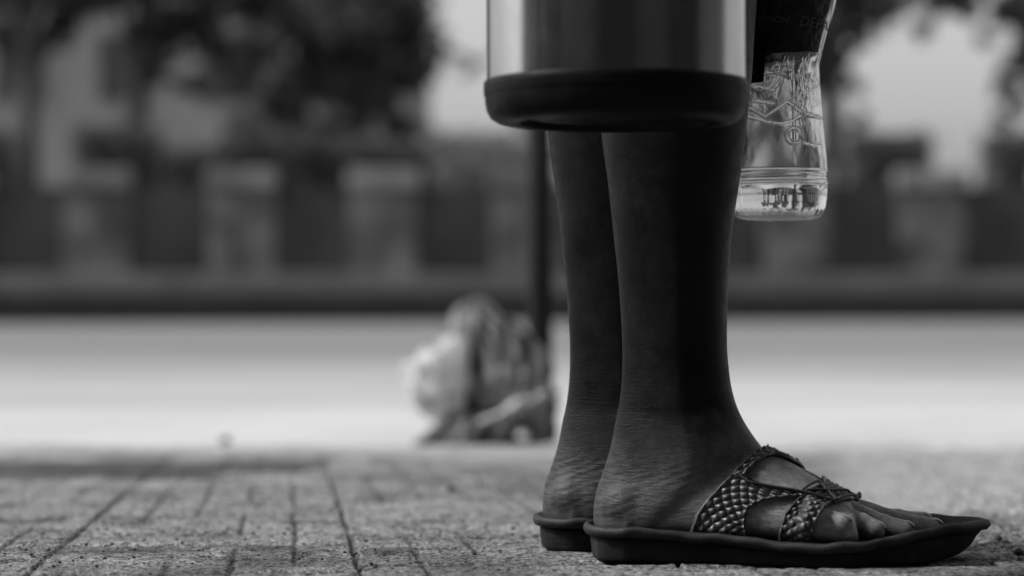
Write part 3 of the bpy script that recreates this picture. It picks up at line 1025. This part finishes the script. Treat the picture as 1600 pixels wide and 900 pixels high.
b.lathe([(rv * .72, zs + .258), (rv * .74, zs + .262), (rv * .74, zs + .285), (rv * .66, zs + .295), (.004, zs + .298)], VX, VY, 96)
sharpen(b.build('lid', BLACK, ves, smooth=True))
b = MB()
b.tube([(VX - rv * .97, VY, zs + .22), (VX - rv * 1.02, VY, zs + .27), (VX - rv * .8, VY, zs + .325), (VX - .03, VY, zs + .350), (VX + .03, VY, zs + .350), (VX + rv * .8, VY, zs + .325), (VX + rv * 1.02, VY, zs + .27), (VX + rv * .97, VY, zs + .22)], .006, 12)
b.build('handle', BLACK, ves, smooth=True)

# ------------------------------------------------------------------ plastic bottle
BY = 1.585
bscale = F / BY
BXc = PX(1216, BY)
def bz(py): return PZ(py, BY)
bot = empty('water_bottle', (BXc, BY, bz(343)))
tag(bot, 'clear plastic water bottle with a little water and a black printed sleeve', 'bottle')
prof = [(343, 50), (341.5, 60), (338, 66), (331, 71), (322, 74.5), (308, 76.5), (292, 76.5), (281, 75.5), (277, 73.5), (273, 75.5), (266, 76), (250, 75), (220, 72.2), (190, 69.5), (160, 67), (140, 65), (118, 63), (108, 62), (98, 63.2), (85, 66.5), (60, 73), (40, 78), (25, 84), (0, 90), (-30, 93), (-80, 92), (-120, 84), (-150, 66), (-175, 42), (-190, 32), (-215, 30), (-235, 30)]
pp = np.array(prof, float)
ply = np.r_[np.linspace(343, 262, 70), np.linspace(261, 85, 150), np.linspace(84, -235, 60)]
rad_px = np.interp(-ply, -pp[:, 0], pp[:, 1])
kk = np.array([1, 2, 1.]) / 4
for _ in range(1): rad_px[1:-1] = np.convolve(rad_px, kk, 'valid')
NS = 420
ang = np.linspace(0, 2 * math.pi, NS, endpoint=False)
def seg_d(px, py, pts):
    d = np.full(px.shape, 1e9)
    for (x0, y0), (x1, y1) in zip(pts[:-1], pts[1:]):
        vx, vy = x1 - x0, y1 - y0
        t = np.clip(((px - x0) * vx + (py - y0) * vy) / (vx * vx + vy * vy), 0, 1)
        d = np.minimum(d, np.hypot(px - x0 - t * vx, py - y0 - t * vy))
    return d
AA, YY = np.meshgrid(ang, ply)
RR = np.repeat(rad_px[:, None], NS, 1)
fpx = 1216 + RR * np.cos(AA); fpy = YY
front = np.sin(AA) < 0
marks = [[(1130, 165), (1165, 172), (1188, 188), (1222, 165), (1232, 172), (1246, 182), (1262, 185), (1282, 186)],
         [(1130, 180), (1165, 186), (1188, 195), (1212, 199), (1230, 194), (1246, 184)],
         [(1250, 229), (1262, 231), (1273, 228)],
         [(1245, 182), (1248, 196)],
         [(1178, 140), (1200, 148), (1214, 128), (1206, 160)], [(1176, 163), (1200, 168)], [(1190, 120), (1210, 118), (1218, 95)],
         [(1232 + 11 * math.cos(t), 217 + 12 * math.sin(t)) for t in np.linspace(0, 2 * math.pi, 20)]]
dsp = np.zeros_like(RR)
for mk in marks:
    d = seg_d(fpx, fpy, mk)
    dsp += np.where(front, 1.5 * np.exp(-(d / 1.5)**2), 0)
dsp += np.where(front, .8 * np.exp(-((fpx - 1232) / .9)**2) * (YY > 95) * (YY < 262), 0)
dsp += 1.3 * np.exp(-((YY - 288) / 1.6)**2) + 1.0 * np.exp(-((YY - 283) / 1.2)**2) + 1.2 * np.exp(-((YY - 268) / 1.4)**2)
# crumpled waist
cr_ = fbm(np.cos(AA) * 3.2, np.sin(AA) * 3.2, YY / 34.0, seed=91, octaves=4)
ridge = 1 - np.abs(cr_) * 3.2
dsp += .8 * np.clip(ridge, 0, 1)**3 * sstep(190, 120, YY) * sstep(60, 95, YY)
dsp += .9 * fbm(np.cos(AA) * 2.2, np.sin(AA) * 2.2, YY / 55.0, seed=93, octaves=3) * sstep(268, 240, YY) * sstep(-60, 60, YY)
# flutes round the foot of the bottle
fl = np.abs(np.sin(AA * 5 + .35))**.35
dsp -= 2.8 * (1 - fl) * sstep(290, 300, YY) * (1 - sstep(330, 342, YY))
dsp += .8 * np.sin(AA * 37) * sstep(326, 333, YY) * (1 - sstep(340, 343, YY))
RR = RR + dsp
bx = BXc + RR / bscale * np.cos(AA); by = BY + RR / bscale * np.sin(AA); bzv = bz(YY)
# the underside is pushed up in the middle
V = np.stack([bx, by, bzv], -1).reshape(-1, 3)
Fb = grid_faces(len(ply), NS, closed_v=True).tolist()
# close the bottom with inner rings
rr_last = list(range(NS)); prev0 = 0
Vl = [V]; cnt = len(V); prev = np.arange(NS)
for f_, dz in ((.86, .0006), (.72, -.0000), (.58, .004), (.35, .0085), (.08, .010)):
    ring = np.stack([BXc + (RR[0] / bscale) * f_ * (1 + .06 * np.cos(5 * ang) * (f_ > .5)) * np.cos(ang), BY + (RR[0] / bscale) * f_ * np.sin(ang), np.full(NS, bz(343) + dz) + .0007 * np.cos(5 * ang) * (f_ > .5)], 1)
    Vl.append(ring); cur = np.arange(NS) + cnt; cnt += NS
    for i in range(NS):
        j = (i + 1) % NS
        Fb.append((int(prev[i]), int(cur[i]), int(cur[j]), int(prev[j])))
    prev = cur
Fb.append(tuple(int(i) for i in prev))
V = np.concatenate(Vl)
PET = m_clear('clear_plastic', 1.55, 0, .96)
PETN = PET.node_tree
_tc = PETN.nodes.new('ShaderNodeTexCoord'); _sp = PETN.nodes.new('ShaderNodeSeparateXYZ'); _mr = PETN.nodes.new('ShaderNodeMapRange')
PETN.links.new(_tc.outputs['Object'], _sp.inputs[0]); PETN.links.new(_sp.outputs[2], _mr.inputs[0])
for _i, _v in enumerate((.001, .008, .60, .0)): _mr.inputs[_i + 1].default_value = _v      # white scatter at the foot, painting in the glow of refracted sun
_tr = PETN.nodes.new('ShaderNodeBsdfTranslucent'); _tr.inputs[0].default_value = (.95, .95, .95, 1)
_mx = PETN.nodes.new('ShaderNodeMixShader')
PETN.links.new(_mr.outputs[0], _mx.inputs[0]); PETN.links.new(PETN.nodes['Principled BSDF'].outputs[0], _mx.inputs[1]); PETN.links.new(_tr.outputs[0], _mx.inputs[2])
PETN.links.new(_mx.outputs[0], PETN.nodes['Material Output'].inputs['Surface'])
WATER = m_clear('water', 1.33, 0, .99)
def closed_shell(name, V, Fc, thick, mat, parent):
    o = mesh_obj(name, V, Fc, mat, parent)
    bm = bmesh.new(); bm.from_mesh(o.data); bmesh.ops.recalc_face_normals(bm, faces=bm.faces[:])
    bm.faces.ensure_lookup_table()
    bm.to_mesh(o.data); bm.free()
    md = o.modifiers.new('t', 'SOLIDIFY'); md.thickness = thick; md.offset = -1; md.use_rim = True
    return o
o = closed_shell('shell', V, Fb, .0008, PET, bot)
# water: lower rings pulled in through the plastic
sel = ply > 290
nr = int(sel.sum())
rin = (RR[:nr] / bscale) - .0005
Wv = [np.stack([BXc + rin * np.cos(AA[:nr]), BY + rin * np.sin(AA[:nr]), bz(YY[:nr]) + np.where(YY[:nr] > 340, .0003, 0)], -1).reshape(-1, 3)]
Wf = grid_faces(nr, NS, closed_v=True).tolist(); cnt = nr * NS
top_prev = np.arange((nr - 1) * NS, nr * NS)
for f_ in (.93, .7, .4, .1):
    Wv.append(np.stack([BXc + rin[-1] * f_ * np.cos(ang), BY + rin[-1] * f_ * np.sin(ang), np.full(NS, bz(ply[nr - 1]) - (.0006 if f_ < .95 else 0))], 1))
    cur = np.arange(NS) + cnt; cnt += NS
    for i in range(NS):
        j = (i + 1) % NS; Wf.append((int(top_prev[i]), int(top_prev[j]), int(cur[j]), int(cur[i])))
    top_prev = cur
Wf.append(tuple(int(i) for i in top_prev))
prev = np.arange(NS)
for f_, dz in ((.86, .0009), (.72, .0003), (.58, .0044), (.35, .0089), (.08, .0104)):
    Wv.append(np.stack([BXc + rin[0] * f_ * (1 + .06 * np.cos(5 * ang) * (f_ > .5)) * np.cos(ang), BY + rin[0] * f_ * np.sin(ang), np.full(NS, bz(343) + dz) + .0007 * np.cos(5 * ang) * (f_ > .5)], 1))
    cur = np.arange(NS) + cnt; cnt += NS
    for i in range(NS):
        j = (i + 1) % NS; Wf.append((int(prev[i]), int(cur[i]), int(cur[j]), int(prev[j])))
    prev = cur
Wf.append(tuple(int(i) for i in prev))
o = mesh_obj('water', np.concatenate(Wv), Wf, WATER, bot)
bm = bmesh.new(); bm.from_mesh(o.data); bmesh.ops.recalc_face_normals(bm, faces=bm.faces[:]); bm.to_mesh(o.data); bm.free()
# cap
b = MB(); b.lathe([(31 / bscale, bz(-212)), (34 / bscale, bz(-214)), (34 / bscale, bz(-245)), (31 / bscale, bz(-250)), (.002, bz(-251))], BXc, BY, 48); b.build('cap', BLACK, bot, smooth=False)
# printed sleeve: hangs lower on the left
sy = np.linspace(0, 1, 60)
sv = []
NA = 240; an = np.linspace(0, 2 * math.pi, NA, endpoint=False)
def sleeve_r(py, a):
    r = np.interp(-py, -pp[:, 0], pp[:, 1])
    return r
LOW = np.where(np.sin(an) < 0, 90 - 4.5 * np.cos(an), 90 - 4.5 * np.cos(an))
LOW = LOW + 42 * sstep(-.40, -.46, np.cos(an)) * (np.sin(an) < 0)
for t in sy:
    py = LOW * (1 - t) + (-85) * t
    r = np.interp(-py, -pp[:, 0], pp[:, 1]) + 1.5 - 7.0 * sstep(.80, .93, np.cos(an)) + .8 * fbm(np.cos(an) * 4, np.sin(an) * 4, py / 20, seed=95)
    r = r + .8 * np.clip(np.sin(an * 9 + py * .05), 0, 1)**4
    sv.append(np.stack([BXc + r / bscale * np.cos(an), BY + r / bscale * np.sin(an), bz(py)], 1))
SLEEVE = simple('black_printed_film', .006, .5, spec=.2, var=.4, scale=120, bump=.8, bscale=70, bdist=.006)
o = mesh_obj('sleeve', np.concatenate(sv), grid_faces(60, NA, closed_v=True).tolist(), SLEEVE, bot)
md = o.modifiers.new('t', 'SOLIDIFY'); md.thickness = .0005; md.offset = 1
# faint lettering on the sleeve
INK = simple('grey_ink', .040, .6, var=.4, scale=400)
def letters(txt, px, py, size, tilt=0):
    cu = bpy.data.curves.new('t', 'FONT'); cu.body = txt; cu.size = size; cu.resolution_u = 3; cu.shear = .15
    to = bpy.data.objects.new('t', cu); C.objects.link(to)
    ev = to.evaluated_get(bpy.context.evaluated_depsgraph_get()); me = ev.to_mesh()
    bm = bmesh.new(); bm.from_mesh(me); bmesh.ops.triangulate(bm, faces=bm.faces[:]); bmesh.ops.subdivide_edges(bm, edges=bm.edges[:], cuts=2, use_grid_fill=True)
    V = []
    for q in bm.verts:
        x = px + q.co.x * math.cos(tilt) + q.co.y * math.sin(tilt); y = py - q.co.y * math.cos(tilt) + q.co.x * math.sin(tilt)
        r = np.interp(-y, -pp[:, 0], pp[:, 1]) + 4.0
        ca = np.clip((x - 1216) / r, -.98, .98); a = -math.acos(ca)
        V.append((BXc + r / bscale * math.cos(a), BY + r / bscale * math.sin(a), bz(y)))
    bm.verts.index_update(); Fc = [[q.index for q in f.verts] for f in bm.faces]
    bm.free(); ev.to_mesh_clear(); bpy.data.objects.remove(to, do_unlink=True)
    o = mesh_obj('lettering', V, Fc, INK, bot, smooth=False)
    md = o.modifiers.new('t', 'SOLIDIFY'); md.thickness = .0002
letters('DEPA', 1238, 50, 21, .06)
letters('NO', 1219, 6, 18, .03)
letters('CRIMON', 1166, 44, 14, .05)
# cord that carries the bottle from the hand
b = MB(); b.tube([(BXc - .035, BY, bz(-85)), (BXc - .045, BY, .56), (BXc - .01, BY + .002, .645), (BXc + .02, BY + .002, .645), (BXc + .045, BY, .56), (BXc + .035, BY, bz(-85))], .0022, 8)
b.build('carry_loop', CORD, bot, smooth=True)

# ------------------------------------------------------------------ bag of rubbish and the pole
GY = 3.50
def g_(px, py, Y=GY): return (PX(px, Y), PZ(py, Y))
bgz = ground_z(GY)
bag = empty('rubbish_bag', (PX(760, GY), GY, bgz))
tag(bag, 'crumpled plastic rubbish bag slumped at the foot of the pole', 'bag')
def lump(outline_px, depth, Y, seed, fold, nfold, amp=.012):
    """a closed crumpled lump whose side outline follows (half widths by height)"""
    T = np.array(outline_px, float)    # py, left, right
    pys = np.linspace(T[0, 0], T[-1, 0], 60)
    L = np.interp(pys, T[:, 0], T[:, 1]); Rt = np.interp(pys, T[:, 0], T[:, 2])
    if T[0, 0] > T[-1, 0]:
        L = np.interp(-pys, -T[:, 0], T[:, 1]); Rt = np.interp(-pys, -T[:, 0], T[:, 2])
    rings = []
    a = np.linspace(0, 2 * math.pi, 90, endpoint=False)
    for py, l, r in zip(pys, L, Rt):
        cx = PX((l + r) / 2, Y); hx = PX(r, Y) - cx
        hy = hx * depth
        k = 1 + fold * (1 - np.abs(np.sin(a * nfold + .02 * py + 2.0 * fbm(np.cos(a) * 2, np.sin(a) * 2, 0 * a + py / 70, seed=seed))))
        n = fbm(np.cos(a) * 4, np.sin(a) * 4, 0 * a + py / 30, seed=seed + 5)
        x = cx + hx * k * np.cos(a) + amp * n * np.cos(a) * 1.0; y = Y + hy * k * np.sin(a) + amp * 2 * n * np.sin(a)
        z = PZ(py, Y) + .006 * fbm(np.cos(a) * 3, np.sin(a) * 3, 0 * a + py / 50, seed=seed + 9)
        rings.append(np.stack([x, y, z], 1))
    return rings
def see_through(t, f):
    tr = t.node('ShaderNodeBsdfTranslucent')
    if t.b.inputs['Base Color'].links: t.link(t.b.inputs['Base Color'].links[0].from_socket, tr.inputs['Color'])
    else: tr.inputs['Color'].default_value = t.b.inputs['Base Color'].default_value
    mx = t.node('ShaderNodeMixShader'); mx.inputs[0].default_value = f
    t.link(t.b.outputs[0], mx.inputs[1]); t.link(tr.outputs[0], mx.inputs[2]); t.link(mx.outputs[0], t.out.inputs['Surface'])
def m_bag():
    t = NT('grey_plastic_film')
    n = t.noise(1, 4, .6, t.mapping((38, 38, 6)), .6)
    t.setcol(t.rng(n, .40, .60, .05, .55))  # lit and dark folds painted into the film colour
    t.b.inputs['Roughness'].default_value = .35
    t.nrm(t.bump(t.noise(45, 5), .9, .02))
    see_through(t, .5)
    return t.m
BAGM = m_bag()
BAGW = NT('white_plastic_film')
BAGW.setcol(BAGW.rng(BAGW.noise(26, 5, .7), 0.38, .47, .12, .85))  # sunlit white and dark creases of the lobe painted into the colour
BAGW.b.inputs['Roughness'].default_value = .4
BAGW.nrm(BAGW.bump(BAGW.noise(60, 5), .8, .01))
see_through(BAGW, .45); BAGW = BAGW.m
BAGD = simple('black_plastic_film', .02, .35, var=.3, scale=20, bump=.8, bscale=60, bdist=.01)
def tent(name, T, cx_top, Y, seed, nf, amp, depth, mat, power=1.0):
    """a gathered plastic bag: pleats run from the knot at the top down to the ground"""
    T = np.array(T, float)
    pys = np.linspace(T[0, 0], T[-1, 0], 70)
    L = np.interp(-pys, -T[:, 0], T[:, 1]); Rt = np.interp(-pys, -T[:, 0], T[:, 2])
    a = np.linspace(0, 2 * math.pi, 160, endpoint=False)
    rr = np.random.default_rng(seed)
    ph = rr.uniform(0, 6.28, 6)
    rings = []
    for py, l, r in zip(pys, L, Rt):
        cx = PX((l + r) / 2, Y); hx = PX(r, Y) - cx
        warp = a + .16 * np.sin(2 * a + ph[0] + py * .012) + .10 * np.sin(5 * a + ph[1]) + .05 * np.sin(py * .06 + 3 * a)
        saw = np.abs(((warp * nf / (2 * math.pi)) % 1) * 2 - 1)          # sharp pleats
        saw2 = np.abs(((warp * (nf * 1.7) / (2 * math.pi) + .3) % 1) * 2 - 1)
        cr2 = fbm(np.cos(a) * 3, np.sin(a) * 3, 0 * a + py / 26, seed=seed, octaves=4)
        crease = -np.abs(cr2) * .18
        k = 1 - amp * (1 - saw) - amp * .45 * (1 - saw2) + crease + .05
        x = cx + hx * k * np.cos(a); y = Y + hx * depth * k * np.sin(a)
        z = PZ(py, Y) + .007 * vnoise(np.cos(a) * 4, np.sin(a) * 4, 0 * a + py / 30, seed=seed + 9)
        rings.append(np.stack([x, y, z], 1))
    b = MB(); b.rings(rings); return b.build(name, mat, bag, smooth=False)
tent('grey_film', [(693, 708, 872), (650, 700, 878), (610, 698, 880), (575, 694, 872), (550, 694, 858), (525, 692, 838), (508, 696, 812), (494, 702, 790), (482, 712, 776), (474, 730, 764), (468, 742, 756)], 745, GY + .03, 301, 13, .24, .75, BAGM)
tent('white_film', [(652, 668, 722), (636, 648, 730), (612, 636, 735), (588, 630, 735), (568, 628, 735), (552, 644, 735), (540, 670, 735), (532, 690, 733), (526, 706, 728)], 700, GY - .01, 311, 7, .20, .9, BAGW)
tent('dark_base', [(696, 640, 838), (686, 646, 842), (672, 668, 846), (660, 684, 840), (646, 700, 825)], 740, GY - .03, 321, 11, .16, .5, BAGD)
PALEF = simple('pale_film', .34, .4, var=.4, scale=60)
b = MB()
b.tube([(PX(748, 3.40), 3.375, PZ(660, 3.38)), (PX(785, 3.38), 3.36, PZ(645, 3.38)), (PX(812, 3.38), 3.345, PZ(628, 3.38)), (PX(830, 3.38), 3.35, PZ(626, 3.38)), (PX(852, 3.38), 3.37, PZ(616, 3.38))], [.003, .006, .012, .005, .009], 7)
b.build('torn_edge', PALEF, bag)
b = MB(); chip(b, (PX(818, 3.36), 3.36, PZ(680, 3.36)), .0125, 77); b.build('crumpled_paper', BAGW, bag)

PYY = 3.78
pl = MB()
pl.tube([(PX(844, PYY), PYY, -.09), (PX(844, PYY), PYY, .1), (PX(841.5, PYY), PYY, 2.6)], .0222, 20)
pl = pl.build('pole', POLE, None, (PX(844, PYY), PYY, -.075), smooth=True)
tag(pl, 'thin dark metal pole standing behind the rubbish bag', 'pole')

# ------------------------------------------------------------------ wall across the road
WY = 25.5
def wx(px, Y=WY): return (px - 800) * Y / F
pil_px = [-290, -68, 152, 378, 600, 822, 1034, 1244, 1455, 1672, 1890]
wl_ = empty('boundary_wall', (0, WY, .2))
tag(wl_, 'long grey boundary wall with paler capped pillars across the road', 'wall')
b = MB(); b.box(wx(-420), wx(2010), WY, WY + .18, .19, PZ(292, WY)); b.build('wall_panel', WALL, wl_)
b = MB(); b.box(wx(-420), wx(2010), WY - .16, WY - .002, .19, PZ(428, WY), .02); b.build('plinth', PLINTH, wl_)
for i, p in enumerate(pil_px):
    x = wx(p)
    b = MB(); b.box(x - .40, x + .40, WY - .05, WY + .20, PZ(428, WY) - .05, PZ(294, WY), .015); pi_ = b.build('pillar', PILLAR, wl_)
    b = MB(); b.box(x - .43, x + .43, WY - .13, WY + .10, PZ(294, WY) + .002, PZ(266, WY), .03); b.build('cap', CAP, pi_)

# ------------------------------------------------------------------ trees and shrubs
def leaf_cloud(blobs, n, size, rr):
    V = []; Fc = []
    tot = sum(b[3]**2 for b in blobs)
    for (x, y, z, r) in blobs:
        k = int(n * r * r / tot)
        # clusters inside the blob
        cl = rr.normal(size=(max(6, int(14 * r)), 3)); cl /= np.linalg.norm(cl, axis=1, keepdims=True)
        cl *= (rr.random((len(cl), 1))**.45) * r
        for i in range(k):
            c0 = cl[rr.integers(len(cl))]
            p = np.array([x, y, z]) + c0 + rr.normal(size=3) * r * .17
            u = rr.normal(size=3); u /= np.linalg.norm(u); v = np.cross(u, rr.normal(size=3)); v /= np.linalg.norm(v)
            s = size * rr.uniform(.6, 1.3); b = len(V)
            V += [p - u * s, p + v * s * .45, p + u * s, p - v * s * .45]
            Fc.append((b, b + 1, b + 2, b + 3))
    return V, Fc
def tree(px, Y, tr, blobs, label, n=9000, size=.07, seed=0, mat=None, lean=0, fork=None, cat='tree', grp='trees beyond the wall'):
    rr = np.random.default_rng(seed)
    x = wx(px, Y)
    t = empty('tree', (x, Y, -.14)); tag(t, label, cat, grp)
    b = MB()
    H = max(q[1] for q in blobs)
    ztop = max(PZ(q[1], Y) for q in blobs) + .3
    b.tube([(x, Y, -.14), (x + lean * .3, Y, .8), (x + lean * .6, Y, 2.0), (x + lean, Y, min(ztop, 4.2))], [tr * 1.35, tr * 1.05, tr, tr * .7], 14)
    pts = [(wx(q[0], Y + q[3]), Y + q[3], PZ(q[1], Y + q[3]), q[2] * Y / F) for q in blobs]
    for q in pts[:8]:
        m0 = Vector((x + lean * .7, Y, min(ztop, 4.2) * .75)); e = Vector(q[:3])
        if e.z < m0.z - .5: m0.z = max(1.2, e.z - .1)
        b.tube([m0, (m0 + e) / 2 + Vector((0, 0, .12)), e], [tr * .45, tr * .3, tr * .12], 8)
    b.build('trunk', BARK, t, smooth=True)
    V, Fc = leaf_cloud(pts, n, size, rr)
    mesh_obj('crown', V, Fc, mat or LEAFD, t, smooth=False)
    return t
# blobs: px, py, radius px, y offset
tree(42, 29, .155, [(0, 0, 60, 0), (90, -10, 70, 0), (-70, -10, 70, .5), (30, -60, 90, 0), (150, -30, 60, .4), (70, -140, 110, 0), (-10, 30, 30, 0), (95, 28, 28, 0)], 'tree with a thick dark trunk at the far left, beyond the wall', 8500, .08, 1)
tree(215, 30, .17, [(240, -5, 60, 0), (300, 15, 60, .5), (330, 70, 50, 0), (260, 60, 28, 0), (170, -40, 60, 0), (260, -110, 110, 0), (360, -20, 70, 0), (300, 130, 26, 0)], 'second tree from the left with a straight dark trunk beyond the wall', 8500, .08, 2)
tree(470, 31, .17, [(420, 60, 80, 0), (500, 50, 90, .5), (570, 90, 90, 0), (630, 60, 80, .3), (560, 160, 80, 0), (480, 160, 75, 0), (400, 170, 55, 0), (630, 140, 45, 0), (660, 30, 30, .4), (610, 205, 45, 0), (430, 225, 50, 0), (540, 235, 50, 0), (500, -60, 140, 0), (610, -60, 90, 0), (688, 84, 36, 0), (730, 98, 20, 0), (655, 215, 30, 0)], 'broad dark tree whose crown hangs low left of the flask', 11500, .085, 3)
tree(930, 33, .2, [(870, 60, 70, 0), (920, 100, 110, 0), (1020, 60, 130, 0), (1120, 120, 90, 0), (900, 200, 80, 0), (1050, 200, 90, 0), (980, -50, 130, 0)], 'tree beyond the wall, behind the flask and the legs', 16000, .085, 4)
tree(1300, 29, .17, [(1230, 10, 70, 0), (1290, 40, 60, 0), (1180, 60, 80, 0), (1330, -10, 50, .5), (1420, -25, 45, 0), (1260, 120, 45, 0), (1200, 170, 55, 0), (1300, -110, 120, 0), (1290, 90, 32, 0), (1470, -5, 45, 0), (1345, 66, 24, .3), (1352, 22, 38, 0), (1395, 10, 26, .4), (1500, 12, 26, 0), (1440, 42, 17, 0), (1332, 130, 20, 0), (1335, 185, 18, 0)], 'tree with a dark trunk just right of the bottle, beyond the wall', 16000, .08, 5)
tree(1680, 29, .16, [(1600, 85, 34, 0), (1640, 60, 60, 0), (1590, -5, 40, .3), (1560, 20, 26, 0), (1700, -20, 100, 0), (1620, 130, 24, 0), (1530, -30, 40, 0), (1562, 140, 24, 0), (1545, 60, 16, 0), (1580, 175, 26, 0)], 'tree at the far right reaching into the picture beyond the wall', 8500, .08, 6)

def shrub(px, py_top, wpx, seed, label, Y=27.2, hpx=90, g=LEAFD):
    rr = np.random.default_rng(seed)
    x = wx(px, Y)
    t = empty('clipped_shrub', (x, Y, -.14)); tag(t, label, 'shrub', 'shrubs behind the wall')
    b = MB()
    b.tube([(x, Y, -.14), (x + .03, Y, .6), (x, Y, 1.3)], [.05, .04, .03], 8); b.build('stem', BARK, t, smooth=True)
    hw = wpx / 2 * Y / F; zt = PZ(py_top, Y)
    V = []; Fc = []
    for i in range(3600):
        p = np.array([x + rr.uniform(-1, 1) * hw, Y + rr.uniform(-.4, .4), zt - abs(rr.normal(0, .04)) - rr.random() * hpx * Y / F])
        p += rr.normal(size=3) * .04
        u = rr.normal(size=3); u /= np.linalg.norm(u); v = np.cross(u, rr.normal(size=3)); v /= np.linalg.norm(v); s = rr.uniform(.03, .06); b0 = len(V)
        V += [p - u * s, p + v * s * .5, p + u * s, p - v * s * .5]; Fc.append((b0, b0 + 1, b0 + 2, b0 + 3))
    mesh_obj('foliage', V, Fc, g, t, smooth=False)
shrub(186, 196, 130, 31, 'dark clipped shrub behind the wall between the two left trunks')
shrub(420, 205, 150, 32, 'dark clipped shrub behind the wall under the broad tree')
shrub(312, 232, 110, 39, 'low dark shrub behind the wall between the two largest left shrubs')
shrub(515, 212, 120, 40, 'dark clipped shrub behind the wall near the trunk of the broad tree')
shrub(612, 222, 100, 33, 'dark clipped shrub behind the third pillar from the left')
shrub(-40, 200, 120, 34, 'dark clipped shrub behind the wall at the far left edge')
shrub(1388, 208, 125, 35, 'dark clipped shrub behind the wall right of the bottle')
shrub(1606, 208, 135, 36, 'dark clipped shrub behind the wall at the far right edge')
shrub(1245, 240, 110, 37, 'dark clipped shrub behind the wall beside the bottle')
shrub(760, 206, 190, 38, 'dark clipped shrub behind the wall just left of the metal pole', g=LEAF)

# grey building far behind the left trees
HB = 46
bl = empty('office_building', (wx(250, HB), HB, -.14)); tag(bl, 'plain grey building showing between the tree trunks on the left', 'building')
b = MB(); b.box(wx(-900, HB), wx(640, HB), HB, HB + 12, -.14, 11); b.build('wall', BUILD, bl)
for r_ in range(3):
    for c_ in range(9):
        x = wx(-820, HB) + c_ * 2.25; z = 1.2 + r_ * 3.3
        if x > wx(600, HB): continue
        fb = MB(); fb.box(x, x + 1.1, HB - .06, HB - .002, z, z + 1.5, .01); wn_ = fb.build('window', CAP if False else PILLAR, bl)
        fb = MB(); fb.box(x + .08, x + 1.02, HB - .07, HB - .062, z + .08, z + 1.42); fb.build('pane', GLASSD, wn_)

# made-up shop front, out of view: darkens the near side and flask reflections
sh = empty('added_shop_front', (0, -1.6, 0)); tag(sh, 'added dark shop front, out of view, to shade the near side and flask', 'building')
b = MB(); b.box(-40, 40, -2.2, -1.6, -.1, 4.2); b.build('wall', SHOP, sh)
b = MB(); b.box(-40, 40, -1.598, -.55, 2.75, 2.82, .01); b.build('added_awning', SHOP, sh)
for x in (-3.4, 3.6):
    b = MB(); b.box(x - .08, x + .08, -.74, -.58, -.01, 2.745, .01); b.build('added_post', SHOP, sh)
for x0_, x1_, y1_ in ((-12, -9, 1.9), (7, 10, 3.6)):  # unseen dark boxes added to narrow the bright strips in the flask
    b = MB(); b.box(x0_, x1_, -1.59, y1_, -.12, 2.7, .02); b.build('reflection_blocker', SHOP, sh)
for x in (-6.5, -2.2, 2.1, 6.4):
    b = MB(); b.box(x - 1.3, x + 1.3, -1.598, -1.54, .12, 2.3, .01); b.build('added_shutter', SHUT, sh)
for o in bpy.data.objects:
    if '_org' in o: del o['_org']
